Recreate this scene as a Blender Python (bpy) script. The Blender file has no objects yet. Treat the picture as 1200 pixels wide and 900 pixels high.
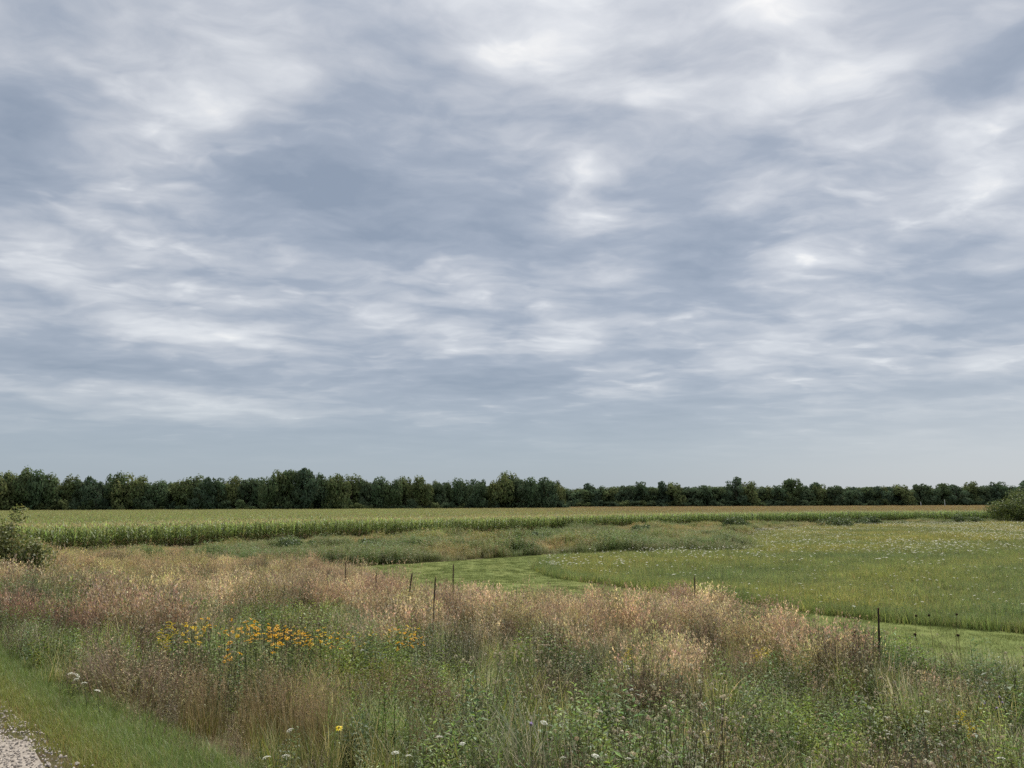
import bpy, math, random
import numpy as np
from mathutils import Vector, Matrix, Euler

# ---------------------------------------------------------------- camera, sky, sun, exposure
scene = bpy.context.scene
col = scene.collection
R = math.radians
EXPOSURE = 2.1
SKY = 1.0
SUN_AZ, SUN_EL = R(24), R(56)          # azimuth measured from +Y towards +X

cam_d = bpy.data.cameras.new('camera')
cam_d.sensor_width = 36
cam_d.lens = 27.0
cam_d.clip_start = 0.1
cam_d.clip_end = 8000
cam = bpy.data.objects.new('camera', cam_d)
col.objects.link(cam)
cam.location = (0, 0, 1.65)
pitch = math.atan(141 / 900)
cam.rotation_euler = (Matrix.Rotation(math.pi / 2 + pitch, 3, 'X') @ Matrix.Rotation(R(-0.22), 3, 'Z')).to_euler()
scene.camera = cam

world = bpy.data.worlds.new('World')
scene.world = world
world.use_nodes = True

# soft cloud masses in the plane of the cloud layer: x, y, heading, half width across, half width along, weight
CLOUD_MASSES = [(-0.55, 1.74, -0.31, 0.22, 0.21, -0.9), (-1.07, 1.55, -0.6, 0.1, 0.23, -1), (-0.34, 1.73, -0.2, 0.22, 0.18, -0.6), (-0.29, 2.08, -0.14, 0.43, 0.19, -0.5), (0.62, 2.22, 0.27, 0.2, 0.29, -0.8), (0.87, 1.37, 0.57, 0.12, 0.12, -0.9), (-0.19, 1.34, -0.14, 0.11, 0.09, -0.5), (0.05, 2.17, 0.02, 0.15, 0.36, -0.5), (-1.86, 3.22, -0.52, 0.41, 0.22, -0.7), (-0.17, 3.73, -0.04, 0.67, 0.36, -0.6), (0.33, 1.74, 0.19, 0.14, 0.1, -0.5), (1.2, 2.17, 0.51, 0.14, 0.13, -0.5), (0.82, 1.84, 0.42, 0.14, 0.09, -0.3), (0.18, 1.53, 0.12, 0.13, 0.05, -0.4), (-1.71, 5.11, -0.32, 1.48, 0.5, -0.5), (0.53, 4.74, 0.11, 1.03, 0.52, -0.5), (-0.61, 1.48, -0.39, 0.08, 0.09, 1), (-0.45, 1.38, -0.32, 0.07, 0.05, 0.8), (-0.73, 1.58, -0.43, 0.05, 0.04, 0.6), (-0.9, 1.4, -0.57, 0.11, 0.09, 0.4), (0.12, 1.26, 0.1, 0.17, 0.06, 0.8), (0.47, 1.21, 0.37, 0.1, 0.09, 1), (0.66, 1.37, 0.45, 0.11, 0.06, 0.9), (0.28, 1.47, 0.19, 0.08, 0.04, 0.8), (0.77, 1.2, 0.57, 0.07, 0.07, 0.7), (0.2, 1.97, 0.1, 0.09, 0.09, 1), (0.19, 1.73, 0.11, 0.08, 0.04, 0.6), (0.33, 2.31, 0.14, 0.1, 0.12, 0.8), (0.22, 3.01, 0.07, 0.14, 0.28, 1), (1.1, 1.65, 0.59, 0.1, 0.15, 1), (1.06, 1.84, 0.52, 0.16, 0.07, 0.7), (0.82, 2.26, 0.35, 0.12, 0.11, 1), (0.58, 1.89, 0.3, 0.09, 0.04, 0.7), (-1.4, 2.22, -0.56, 0.13, 0.16, 0.8), (-1.3, 1.97, -0.58, 0.13, 0.08, 0.6), (-0.1, 2.47, -0.04, 0.11, 0.12, 0.9), (-1.27, 2.78, -0.43, 0.28, 0.14, 0.9), (-1.05, 3.05, -0.33, 0.24, 0.16, 1), (-0.52, 2.88, -0.18, 0.16, 0.08, 0.6), (-0.28, 3.08, -0.09, 0.14, 0.14, 0.7), (1.08, 3.19, 0.33, 0.19, 0.15, 0.9), (1.03, 3.39, 0.3, 0.15, 0.11, 0.7), (1.39, 2.66, 0.48, 0.2, 0.11, 0.7), (1.37, 2.15, 0.57, 0.14, 0.08, 0.5), (2.01, 3.25, 0.56, 0.2, 0.11, 0.6), (-1.92, 3.81, -0.47, 0.61, 0.28, 0.6), (-1.53, 4.13, -0.35, 0.5, 0.25, 0.6), (-0.61, 2.21, -0.27, 0.13, 0.05, 0.4), (0.61, 3.89, 0.16, 0.26, 0.11, 0.5)]


class Nodes:
    """small helper to chain shader nodes"""
    def __init__(self, tree):
        self.t = tree
        tree.nodes.clear()

    def new(self, kind, **kw):
        n = self.t.nodes.new(kind)
        for k, v in kw.items():
            setattr(n, k, v)
        return n

    def put(self, sock, v):
        if isinstance(v, bpy.types.NodeSocket):
            self.t.links.new(v, sock)
        elif v is not None:
            sock.default_value = v

    def math(self, op, a, b=None, c=None, clamp=False):
        n = self.new('ShaderNodeMath', operation=op, use_clamp=clamp)
        for i, v in enumerate((a, b, c)):
            self.put(n.inputs[i], v)
        return n.outputs[0]

    def vec(self, op, a, b=None):
        n = self.new('ShaderNodeVectorMath', operation=op)
        self.put(n.inputs[0], a)
        if b is not None:
            self.put(n.inputs['Scale'] if op == 'SCALE' else n.inputs[1], b)
        return n.outputs['Value'] if op in ('DOT_PRODUCT', 'LENGTH', 'DISTANCE') else n.outputs[0]

    def noise(self, v, scale, detail=3, rough=0.5, dist=0.0, out='Fac'):
        n = self.new('ShaderNodeTexNoise')
        self.put(n.inputs['Vector'], v)
        n.inputs['Scale'].default_value = scale
        n.inputs['Detail'].default_value = detail
        n.inputs['Roughness'].default_value = rough
        n.inputs['Distortion'].default_value = dist
        return n.outputs[out]

    def smooth(self, v, lo, hi, a=0.0, b=1.0):
        n = self.new('ShaderNodeMapRange', interpolation_type='SMOOTHSTEP')
        self.put(n.inputs['Value'], v)
        for k, x in zip(('From Min', 'From Max', 'To Min', 'To Max'), (lo, hi, a, b)):
            self.put(n.inputs[k], x)
        return n.outputs['Result']

    def mix(self, f, a, b, blend='MIX'):
        n = self.new('ShaderNodeMix', data_type='RGBA', blend_type=blend)
        self.put(n.inputs[0], f)
        self.put(n.inputs[6], a if isinstance(a, bpy.types.NodeSocket) else (*a, 1))
        self.put(n.inputs[7], b if isinstance(b, bpy.types.NodeSocket) else (*b, 1))
        return n.outputs[2]

    def ramp(self, f, stops):
        n = self.new('ShaderNodeValToRGB')
        self.put(n.inputs[0], f)
        e = n.color_ramp.elements
        while len(e) < len(stops):
            e.new(0.5)
        for el, (p, c) in zip(e, stops):
            el.position = p
            el.color = (*c, 1)
        return n.outputs[0]


def build_sky():
    N = Nodes(world.node_tree)
    tc = N.new('ShaderNodeTexCoord')
    d = tc.outputs['Generated']
    sep = N.new('ShaderNodeSeparateXYZ')
    N.put(sep.inputs[0], d)
    dx, dy, dz = sep.outputs
    zc = N.math('ADD', N.math('MAXIMUM', dz, 0.0), 0.11)   # the layer curves down and thickens with distance
    comb = N.new('ShaderNodeCombineXYZ')
    N.put(comb.inputs[0], N.math('DIVIDE', dx, zc))
    N.put(comb.inputs[1], N.math('DIVIDE', dy, zc))
    p0 = comb.outputs[0]                       # where the ray meets the cloud layer
    warp = N.vec('SCALE', N.vec('SUBTRACT', N.noise(p0, 3.0, 3, 0.5, out='Color'), (0.5, 0.5, 0.5)), 0.24)
    p = N.vec('ADD', p0, warp)
    # the named masses
    total = None
    for cx, cy, a, sl, sr, w in CLOUD_MASSES:
        w = w * 1.25 if w < 0 else w * 0.88
        mp = N.new('ShaderNodeMapping', vector_type='TEXTURE')
        N.put(mp.inputs['Vector'], p)
        mp.inputs['Location'].default_value = (cx, cy, 0)
        mp.inputs['Rotation'].default_value = (0, 0, -a)
        mp.inputs['Scale'].default_value = (sl * 1.15, sr * 1.15, 1)
        g = N.math('POWER', 0.3679, N.vec('DOT_PRODUCT', mp.outputs[0], mp.outputs[0]))
        total = N.math('MULTIPLY', g, w) if total is None else N.math('MULTIPLY_ADD', g, w, total)
    # broad billows, mid patches and fine streaks of the same layer
    rot = N.new('ShaderNodeMapping')
    N.put(rot.inputs['Vector'], p)
    rot.inputs['Rotation'].default_value = (0, 0, R(-35))
    rot.inputs['Scale'].default_value = (1.0, 1.5, 1)
    n1 = N.noise(p, 1.5, 2, 0.5)
    n2 = N.noise(rot.outputs[0], 3.4, 3, 0.5, 0.0)
    n3 = N.noise(rot.outputs[0], 8.5, 5, 0.6, 0.0)
    fleck = N.math('MULTIPLY', N.smooth(N.noise(rot.outputs[0], 6.0, 3, 0.5), 0.50, 0.80), N.smooth(n1, 0.38, 0.62))
    fine = N.smooth(dz, 0.08, 0.35, 0.2, 1.0)
    midf = N.smooth(dz, 0.04, 0.25, 0.55, 1.0)
    c = N.math('MULTIPLY_ADD', N.math('SUBTRACT', n1, 0.5), 0.72, 0.385)
    c = N.math('MULTIPLY_ADD', N.math('MULTIPLY', N.math('SUBTRACT', n2, 0.5), midf), 0.85, c)
    c = N.math('MULTIPLY_ADD', N.math('MULTIPLY', N.math('SUBTRACT', n3, 0.5), fine), 0.42, c)
    c = N.math('MULTIPLY_ADD', N.math('MULTIPLY', fleck, midf), 0.26, c)
    c = N.math('MULTIPLY_ADD', total, 0.33, c)
    lift = N.smooth(dz, 0.15, 0.6, 0.0, 0.20)
    c = N.math('ADD', c, lift)
    cloud = N.ramp(c, [(0.0, (0.25, 0.298, 0.372)), (0.30, (0.345, 0.388, 0.458)), (0.54, (0.51, 0.535, 0.58)),
                       (0.78, (0.71, 0.725, 0.745)), (1.0, (0.95, 0.935, 0.90))])
    # the layer thins into even haze near the horizon, a little brighter towards +X
    side = N.smooth(dx, 0.05, 0.6)
    haze = N.mix(side, (0.325, 0.388, 0.458), (0.48, 0.52, 0.57))
    k = N.smooth(dz, 0.03, 0.17)
    colr = N.mix(k, haze, cloud)
    # overcast skies are brightest overhead
    zen = N.smooth(dz, 0.5, 1.0, 1.0, 1.9)
    sc = N.math('MULTIPLY', zen, SKY / 2 ** EXPOSURE)
    bg = N.new('ShaderNodeBackground')
    N.put(bg.inputs['Color'], colr)
    N.put(bg.inputs['Strength'], sc)
    sky = N.new('ShaderNodeTexSky', sky_type='NISHITA')
    sky.sun_disc = False
    sky.sun_elevation = SUN_EL
    sky.sun_rotation = SUN_AZ
    bg2 = N.new('ShaderNodeBackground')
    N.put(bg2.inputs['Color'], sky.outputs[0])
    bg2.inputs['Strength'].default_value = 0.06
    mx = N.new('ShaderNodeMixShader')
    mx.inputs[0].default_value = 0.06          # a little clear sky comes through the cloud
    N.t.links.new(bg.outputs[0], mx.inputs[1])
    N.t.links.new(bg2.outputs[0], mx.inputs[2])
    out = N.new('ShaderNodeOutputWorld')
    N.t.links.new(mx.outputs[0], out.inputs[0])


build_sky()
world.cycles.sampling_method = 'MANUAL'
world.cycles.sample_map_resolution = 256

sun_d = bpy.data.lights.new('sun', 'SUN')
sun_d.energy = 1.5
sun_d.angle = R(18)
sun_d.color = (1.0, 0.93, 0.82)
sun = bpy.data.objects.new('sun', sun_d)
col.objects.link(sun)
to_sun = Vector((math.sin(SUN_AZ) * math.cos(SUN_EL), math.cos(SUN_AZ) * math.cos(SUN_EL), math.sin(SUN_EL)))
sun.rotation_euler = to_sun.to_track_quat('Z', 'Y').to_euler()

vs = scene.view_settings
vs.view_transform = 'Standard'
vs.look = 'None'
vs.exposure = EXPOSURE
vs.gamma = 1
vs.use_curve_mapping = False
scene.render.engine = 'CYCLES'
cy = scene.cycles
cy.max_bounces = 4
cy.diffuse_bounces = 2
cy.glossy_bounces = 2
cy.transmission_bounces = 3
cy.transparent_max_bounces = 4
cy.use_denoising = False
cy.sample_clamp_indirect = 4

rng = np.random.default_rng(11)
rnd = random.Random(5)


# ---------------------------------------------------------------- helpers
def ground_z(x, y):
    s = (np.asarray(x, float) + np.asarray(y, float) - 2.5) / math.sqrt(2)
    s = np.maximum(s, 0)
    s = s * s / (s + 0.5)
    z = -2.55 * (1 - np.exp(-s / 6))
    far = np.clip((np.asarray(y, float) - 15) / 20, 0, 1)
    return z + far * 0.05 * np.sin(np.asarray(x) * 0.21 + 1.3) * np.cos(np.asarray(y) * 0.17)


def slope_s(x, y):
    return (x + y - 2.5) / math.sqrt(2)


def vnoise(x, y, scale, seed=0):
    x = np.asarray(x, float) / scale + seed * 17.31
    y = np.asarray(y, float) / scale + seed * 5.77
    xi, yi = np.floor(x), np.floor(y)
    fx, fy = x - xi, y - yi
    fx, fy = fx * fx * (3 - 2 * fx), fy * fy * (3 - 2 * fy)

    def h(a, b):
        v = np.sin(a * 127.1 + b * 311.7 + seed * 74.7) * 43758.5453
        return v - np.floor(v)
    return ((h(xi, yi) * (1 - fx) + h(xi + 1, yi) * fx) * (1 - fy)
            + (h(xi, yi + 1) * (1 - fx) + h(xi + 1, yi + 1) * fx) * fy)


def inside(poly, x, y):
    x, y = np.asarray(x), np.asarray(y)
    r = np.zeros(x.shape, bool)
    n = len(poly)
    for i in range(n):
        x1, y1 = poly[i]
        x2, y2 = poly[(i + 1) % n]
        if y1 == y2:
            continue
        hit = ((y1 > y) != (y2 > y)) & (x < (x2 - x1) * (y - y1) / (y2 - y1) + x1)
        r ^= hit
    return r


class Shape:
    """collects faces with a colour per point"""
    def __init__(self):
        self.v, self.f, self.c = [], [], []

    def add(self, verts, faces, colour):
        o = len(self.v)
        self.v += [tuple(p) for p in verts]
        self.f += [tuple(i + o for i in f) for f in faces]
        if len(colour) == len(verts) and not isinstance(colour[0], (int, float)):
            self.c += [tuple(k) for k in colour]
        else:
            self.c += [tuple(colour)] * len(verts)

    def blade(self, base, az, length, width, lean, curl, colour, seg=4, tip=None, twist=0.0):
        """a flat leaf: starts upright, leans by 'lean' and bends over by 'curl' (radians)"""
        d = Vector((math.cos(az), math.sin(az), 0))
        p = Vector(base)
        vs_, cs = [], []
        for i in range(seg + 1):
            t = i / seg
            w = width * (0.55 + 0.45 * math.sin(math.pi * min(1, t * 1.4 + 0.2))) * (1 - t ** 2.5) if i < seg else 0
            a2 = az + math.pi / 2 + twist * t
            side = Vector((math.cos(a2), math.sin(a2), 0)) * w * 0.5
            k = colour if tip is None else tuple(colour[j] * (1 - t) + tip[j] * t for j in range(3))
            if i < seg:
                vs_ += [p - side, p + side]
                cs += [k, k]
            else:
                vs_ += [p]
                cs += [k]
            ang = lean + curl * t
            p = p + (d * math.sin(ang) + Vector((0, 0, 1)) * math.cos(ang)) * (length / seg)
        fs = [(2 * i, 2 * i + 1, 2 * i + 3, 2 * i + 2) for i in range(seg - 1)]
        fs.append((2 * seg - 2, 2 * seg - 1, 2 * seg))
        self.add(vs_, fs, cs)
        return p

    def leaf(self, base, direction, length, width, colour, droop=0.3):
        d = Vector(direction).normalized()
        side = d.cross(Vector((0, 0, 1)))
        if side.length < 1e-3:
            side = Vector((1, 0, 0))
        side.normalize()
        b = Vector(base)
        m = b + d * length * 0.45
        e = b + d * length + Vector((0, 0, -droop * length))
        self.add([b, m - side * width / 2, e, m + side * width / 2], [(0, 1, 2, 3)], colour)

    def tube(self, pts, radii, colour, sides=5):
        vs_, fs = [], []
        n = len(pts)
        for i, (p, r) in enumerate(zip(pts, radii)):
            p = Vector(p)
            t = (Vector(pts[min(i + 1, n - 1)]) - Vector(pts[max(i - 1, 0)])).normalized()
            a = t.orthogonal().normalized()
            b = t.cross(a)
            for k in range(sides):
                an = 2 * math.pi * k / sides
                vs_.append(p + (a * math.cos(an) + b * math.sin(an)) * r)
        for i in range(n - 1):
            for k in range(sides):
                k2 = (k + 1) % sides
                fs.append((i * sides + k, i * sides + k2, (i + 1) * sides + k2, (i + 1) * sides + k))
        fs.append(tuple((n - 1) * sides + k for k in range(sides)))
        fs.append(tuple(reversed(range(sides))))
        self.add(vs_, fs, colour)

    def chip(self, c, size, colour, normal=None):
        """a small randomly turned diamond"""
        n = Vector(normal) if normal is not None else Vector((rnd.gauss(0, 1), rnd.gauss(0, 1), rnd.gauss(0, 1)))
        n.normalize()
        a = n.orthogonal().normalized()
        a = Matrix.Rotation(rnd.random() * 6.28, 3, n) @ a
        b = n.cross(a)
        c = Vector(c)
        s1, s2 = size, size * rnd.uniform(0.45, 0.8)
        self.add([c - a * s1, c - b * s2, c + a * s1, c + b * s2], [(0, 1, 2, 3)], colour)

    def ball(self, c, r, colour, sides=6, squash=1.0):
        c = Vector(c)
        rows = [(-1, 0), (-0.5, 0.87), (0.5, 0.87), (1, 0)]
        vs_ = [c + Vector((0, 0, -r * squash))]
        for h, w in rows[1:3]:
            for k in range(sides):
                an = 6.2832 * k / sides
                vs_.append(c + Vector((r * w * math.cos(an), r * w * math.sin(an), r * h * squash)))
        vs_.append(c + Vector((0, 0, r * squash)))
        fs = []
        top = len(vs_) - 1
        for k in range(sides):
            k2 = (k + 1) % sides
            fs += [(0, 1 + k2, 1 + k), (1 + k, 1 + k2, 1 + sides + k2, 1 + sides + k), (1 + sides + k, 1 + sides + k2, top)]
        self.add(vs_, fs, colour)

    def mesh(self, name, mat, smooth=False):
        me = bpy.data.meshes.new(name)
        me.from_pydata(self.v, [], self.f)
        a = me.color_attributes.new('Col', 'FLOAT_COLOR', 'POINT')
        flat = np.ones((len(self.v), 4), np.float32)
        flat[:, :3] = np.asarray(self.c, np.float32)[:, :3]
        a.data.foreach_set('color', flat.ravel())
        me.materials.append(mat)
        if smooth:
            me.polygons.foreach_set('use_smooth', [True] * len(me.polygons))
        return me


def veg_material(name, tinted, translucent=0.42, gloss=0.025, patch=0.0):
    m = bpy.data.materials.new(name)
    m.use_nodes = True
    N = Nodes(m.node_tree)
    at = N.new('ShaderNodeAttribute', attribute_name='Col')
    c = at.outputs['Color']
    if tinted:
        ti = N.new('ShaderNodeAttribute', attribute_type='INSTANCER', attribute_name='tint')
        c = N.mix(1.0, c, ti.outputs['Color'], 'MULTIPLY')
    di = N.new('ShaderNodeBsdfDiffuse')
    N.put(di.inputs['Color'], c)
    tr = N.new('ShaderNodeBsdfTranslucent')
    N.put(tr.inputs['Color'], c)
    mx = N.new('ShaderNodeMixShader')
    mx.inputs[0].default_value = translucent
    N.t.links.new(di.outputs[0], mx.inputs[1])
    N.t.links.new(tr.outputs[0], mx.inputs[2])
    sh = mx.outputs[0]
    if gloss > 0:
        gl = N.new('ShaderNodeBsdfGlossy')
        gl.inputs['Roughness'].default_value = 0.5
        gl.inputs['Color'].default_value = (0.9, 0.95, 1, 1)
        m2 = N.new('ShaderNodeMixShader')
        m2.inputs[0].default_value = gloss
        N.t.links.new(sh, m2.inputs[1])
        N.t.links.new(gl.outputs[0], m2.inputs[2])
        sh = m2.outputs[0]
    out = N.new('ShaderNodeOutputMaterial')
    N.t.links.new(sh, out.inputs[0])
    return m


def surface_material(name, build, rough=0.9, bump=0.0, bump_scale=30.0):
    m = bpy.data.materials.new(name)
    m.use_nodes = True
    N = Nodes(m.node_tree)
    geo = N.new('ShaderNodeNewGeometry')
    b = N.new('ShaderNodeBsdfPrincipled')
    b.inputs['Roughness'].default_value = rough
    b.inputs['Specular IOR Level'].default_value = 0.05
    N.put(b.inputs['Base Color'], build(N, geo.outputs['Position']))
    if bump:
        bp = N.new('ShaderNodeBump')
        bp.inputs['Strength'].default_value = bump
        N.put(bp.inputs['Height'], N.noise(geo.outputs['Position'], bump_scale, 4, 0.6))
        N.put(b.inputs['Normal'], bp.outputs[0])
    out = N.new('ShaderNodeOutputMaterial')
    N.t.links.new(b.outputs[0], out.inputs[0])
    return m


VEG = veg_material('plant_tissue', False)
VEG_I = veg_material('plant_tissue_scattered', True)
CROWN = veg_material('tree_leaves', False, 0.3, 0.0)
CROWN_I = veg_material('tree_leaves_scattered', True, 0.3, 0.0)
CORN_MAT = veg_material('corn_leaves', False, 0.55, 0.03)
CORN_MAT_I = veg_material('corn_leaves_scattered', True, 0.55, 0.03)
DRY = veg_material('dry_stem', False, 0.0, 0.0)


def put(name, data, loc=(0, 0, 0), rotz=0.0, scale=1.0, parent=None, rot=None):
    o = bpy.data.objects.new(name, data)
    o.location = loc
    o.rotation_euler = rot if rot is not None else (0, 0, rotz)
    o.scale = scale if isinstance(scale, (tuple, list)) else (scale,) * 3
    if parent is not None:
        o.parent = parent
    col.objects.link(o)
    return o


def tag(o, label, cat, group=None, kind=None):
    o['label'] = label
    if cat:
        o['category'] = cat
    if group:
        o['group'] = group
    if kind:
        o['kind'] = kind
    return o


def vary(c, r=0.2, hue=0.08):
    k = 1 + rnd.uniform(-r, r)
    return tuple(max(0.004, x * k * (1 + rnd.uniform(-hue, hue))) for x in c)


def scatter(name, meshes, pts, scl, tint, label, tilt=0.12, category=None, lean=None):
    """one uncountable cover: many copies of a few tufts, spread by geometry nodes"""
    pts = np.asarray(pts, np.float32)
    n = len(pts)
    lib = bpy.data.collections.new(name + '_tufts')
    for i, me in enumerate(meshes):
        lib.objects.link(bpy.data.objects.new('%s_tuft_%02d' % (name, i), me))
    me = bpy.data.meshes.new(name)
    me.vertices.add(n)
    me.vertices.foreach_set('co', pts.ravel())
    rot = np.zeros((n, 3), np.float32)
    rot[:, 0] = rng.normal(0, tilt, n)
    rot[:, 1] = rng.normal(0, tilt, n)
    if lean is not None:
        rot[:, :2] += lean
    rot[:, 2] = rng.uniform(0, 6.283, n)
    scl = np.asarray(scl, np.float32)
    if scl.ndim == 1:
        scl = np.repeat(scl[:, None], 3, 1)
    for nm, ty, dat, key in (('rot', 'FLOAT_VECTOR', rot, 'vector'), ('scl', 'FLOAT_VECTOR', scl, 'vector')):
        me.attributes.new(nm, ty, 'POINT').data.foreach_set(key, np.ascontiguousarray(dat, np.float32).ravel())
    me.attributes.new('pick', 'INT', 'POINT').data.foreach_set('value', rng.integers(0, len(meshes), n).astype(np.int32))
    t4 = np.ones((n, 4), np.float32)
    t4[:, :3] = tint
    me.attributes.new('tint', 'FLOAT_COLOR', 'POINT').data.foreach_set('color', t4.ravel())
    ng = bpy.data.node_groups.new(name, 'GeometryNodeTree')
    ng.interface.new_socket('Geometry', in_out='INPUT', socket_type='NodeSocketGeometry')
    ng.interface.new_socket('Geometry', in_out='OUTPUT', socket_type='NodeSocketGeometry')
    gi, go = ng.nodes.new('NodeGroupInput'), ng.nodes.new('NodeGroupOutput')
    ci = ng.nodes.new('GeometryNodeCollectionInfo')
    ci.inputs['Collection'].default_value = lib
    ci.inputs['Separate Children'].default_value = True
    ci.inputs['Reset Children'].default_value = True
    ip = ng.nodes.new('GeometryNodeInstanceOnPoints')
    ip.inputs['Pick Instance'].default_value = True

    def attr(nm, ty):
        a = ng.nodes.new('GeometryNodeInputNamedAttribute')
        a.data_type = ty
        a.inputs['Name'].default_value = nm
        return a.outputs['Attribute']
    L = ng.links.new
    L(gi.outputs[0], ip.inputs['Points'])
    L(ci.outputs[0], ip.inputs['Instance'])
    L(attr('pick', 'INT'), ip.inputs['Instance Index'])
    e2r = ng.nodes.new('FunctionNodeEulerToRotation')
    L(attr('rot', 'FLOAT_VECTOR'), e2r.inputs[0])
    L(e2r.outputs[0], ip.inputs['Rotation'])
    L(attr('scl', 'FLOAT_VECTOR'), ip.inputs['Scale'])
    L(ip.outputs[0], go.inputs[0])
    o = put(name, me)
    o.modifiers.new('spread', 'NODES').node_group = ng
    o['kind'] = 'stuff'
    o['label'] = label
    o['category'] = category or name.split('_')[-1]
    return o


def random_in(poly, density, xlim=None):
    P = np.asarray(poly, float)
    x0, y0 = P.min(0)
    x1, y1 = P.max(0)
    n = int((x1 - x0) * (y1 - y0) * density)
    x = rng.uniform(x0, x1, n)
    y = rng.uniform(y0, y1, n)
    m = inside(poly, x, y)
    # nothing is planted that lies far outside what one can see from the path
    m &= (np.abs(x) < 0.80 * y + 4.0) & (y > 2)
    return x[m], y[m]


def at_ground(x, y, dz=0.0):
    return np.stack([x, y, ground_z(x, y) + dz], 1)


# ---------------------------------------------------------------- where things are
BELT = [(-70, 73.4), (-0.6, 4.0), (6.5, -3.0), (24, -3.0), (24, 11), (17, 13.4), (12.5, 16.0), (9.9, 19.2), (8.7, 22.4), (8.2, 25.3), (6.4, 29.4),
        (3, 29.4), (0, 29.2), (-1.6, 29.7), (-3.4, 31.3), (-6.2, 38), (-10, 46.5), (-14.3, 52.0), (-26, 54.5), (-34, 58), (-45, 68)]
LAWN = [(24, 11), (17, 13.4), (12.5, 16.0), (9.9, 19.2), (8.7, 22.4), (8.2, 25.3), (6.4, 29.4), (3, 29.4), (0, 29.2), (-1.6, 29.7), (-3.4, 31.3),
        (-6.2, 38), (-10, 46.5), (-14.3, 52.0), (-10, 54.7), (-7.7, 56.2), (-2.7, 61.3), (2.8, 66.1), (9, 69), (22, 71), (22, 68.5), (9, 65.5), (4.0, 62), (2.1, 56.6),
        (1.7, 50.8), (2.4, 46), (4.1, 42.5), (6.6, 38.6), (10.5, 32.7), (11.7, 30.4), (13.6, 28.2), (16.5, 25.8), (24, 21), (34, 16), (34, 5)]
CORN_EDGE = [(-75, 38), (-56, 54), (-41, 69.5), (-33, 85), (-22.4, 101), (-11, 105.5), (0, 112), (16, 130), (32, 144), (74, 166), (104, 171), (200, 186)]
MEADOW = [(22, 68.5), (9, 65.5), (4.0, 62), (2.1, 56.6), (1.7, 50.8), (2.4, 46), (4.1, 42.5), (6.6, 38.6), (10.5, 32.7), (11.7, 30.4), (13.6, 28.2),
          (16.5, 25.8), (24, 21), (34, 16), (120, 90), (130, 166), (104, 160), (74, 152), (50, 135), (34, 110), (26, 90)]
WEEDS = [(-45, 68), (-34, 58), (-26, 54.5), (-14.3, 52.0), (-10, 54.7), (-7.7, 56.2), (-2.7, 61.3), (2.8, 66.1), (9, 69), (22, 71), (22, 68.5), (26, 90), (34, 110), (50, 135),
         (74, 152), (104, 160), (130, 166), (200, 180), (200, 185), (104, 170), (74, 165), (32, 143), (16, 129), (0, 111), (-11, 104.5), (-22.4, 100), (-31.5, 84), (-39, 70)]
CORN = CORN_EDGE + [(420, 240), (520, 480), (30, 480), (30, 362), (-300, 325), (-300, 60)]


# ---------------------------------------------------------------- ground, mown grass, gravel path
def ground_material():
    def build(N, P):
        a = N.noise(P, 0.35, 4, 0.6)
        b = N.noise(P, 6.0, 4, 0.65)
        c1 = N.ramp(a, [(0.3, (0.05, 0.055, 0.025)), (0.5, (0.075, 0.075, 0.035)), (0.7, (0.10, 0.085, 0.05))])
        return N.mix(N.smooth(b, 0.35, 0.7), c1, (0.07, 0.05, 0.035))
    return surface_material('soil_and_thatch', build, 0.95, 0.4, 12)


def sheet(name, xs, ys, dz, mat, mask=None):
    X, Y = np.meshgrid(xs, ys)
    Z = ground_z(X, Y) + dz
    nx = len(xs)
    i, j = np.meshgrid(np.arange(nx - 1), np.arange(len(ys) - 1))
    q = np.stack([j * nx + i, j * nx + i + 1, (j + 1) * nx + i + 1, (j + 1) * nx + i], -1).reshape(-1, 4)
    if mask is not None:
        cx = ((X[:-1, :-1] + X[1:, 1:]) / 2).ravel()
        cyy = ((Y[:-1, :-1] + Y[1:, 1:]) / 2).ravel()
        q = q[mask(cx, cyy)]
    V = np.stack([X.ravel(), Y.ravel(), Z.ravel()], 1)
    used = np.unique(q)
    re = np.full(len(V), -1)
    re[used] = np.arange(len(used))
    me = bpy.data.meshes.new(name)
    me.from_pydata(V[used].tolist(), [], re[q].tolist())
    me.polygons.foreach_set('use_smooth', [True] * len(me.polygons))
    me.materials.append(mat)
    return put(name, me)


def grade(near, far, n):
    t = np.linspace(-1, 1, n)
    return np.sinh(t * 6.2) / math.sinh(6.2) * far


ground = sheet('ground', grade(0, 4000, 260), np.concatenate([-np.geomspace(900, 2, 24), np.arange(-1.5, 60, 0.5), np.geomspace(60, 5000, 90)]), -0.02, ground_material())
ground['kind'] = 'structure'
ground['label'] = 'earth sloping down from the gravel path to the level fields'


def lawn_material():
    def build(N, P):
        a = N.noise(P, 0.25, 3, 0.5)
        b = N.noise(P, 4.0, 4, 0.65)
        s = N.new('ShaderNodeMapping')
        N.put(s.inputs['Vector'], P)
        s.inputs['Rotation'].default_value = (0, 0, R(-52))
        s.inputs['Scale'].default_value = (0.9, 0.08, 1)
        w = N.noise(s.outputs[0], 1.0, 2, 0.5)
        c = N.mix(N.smooth(a, 0.35, 0.65), (0.095, 0.12, 0.036), (0.12, 0.14, 0.045))
        c = N.mix(N.smooth(w, 0.4, 0.65), c, (0.092, 0.118, 0.035))
        return N.mix(N.smooth(b, 0.45, 0.8), c, (0.14, 0.15, 0.05))
    return surface_material('mown_turf', build, 0.9, 0.5, 25)


lawn = sheet('mown_grass_path', np.arange(-16, 36, 0.4), np.arange(4, 72, 0.4), 0.0, lawn_material(), lambda x, y: inside(LAWN, x, y))
lawn['kind'] = 'structure'
lawn['label'] = 'close mown bright green strip curving between tall grass and meadow'


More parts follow.
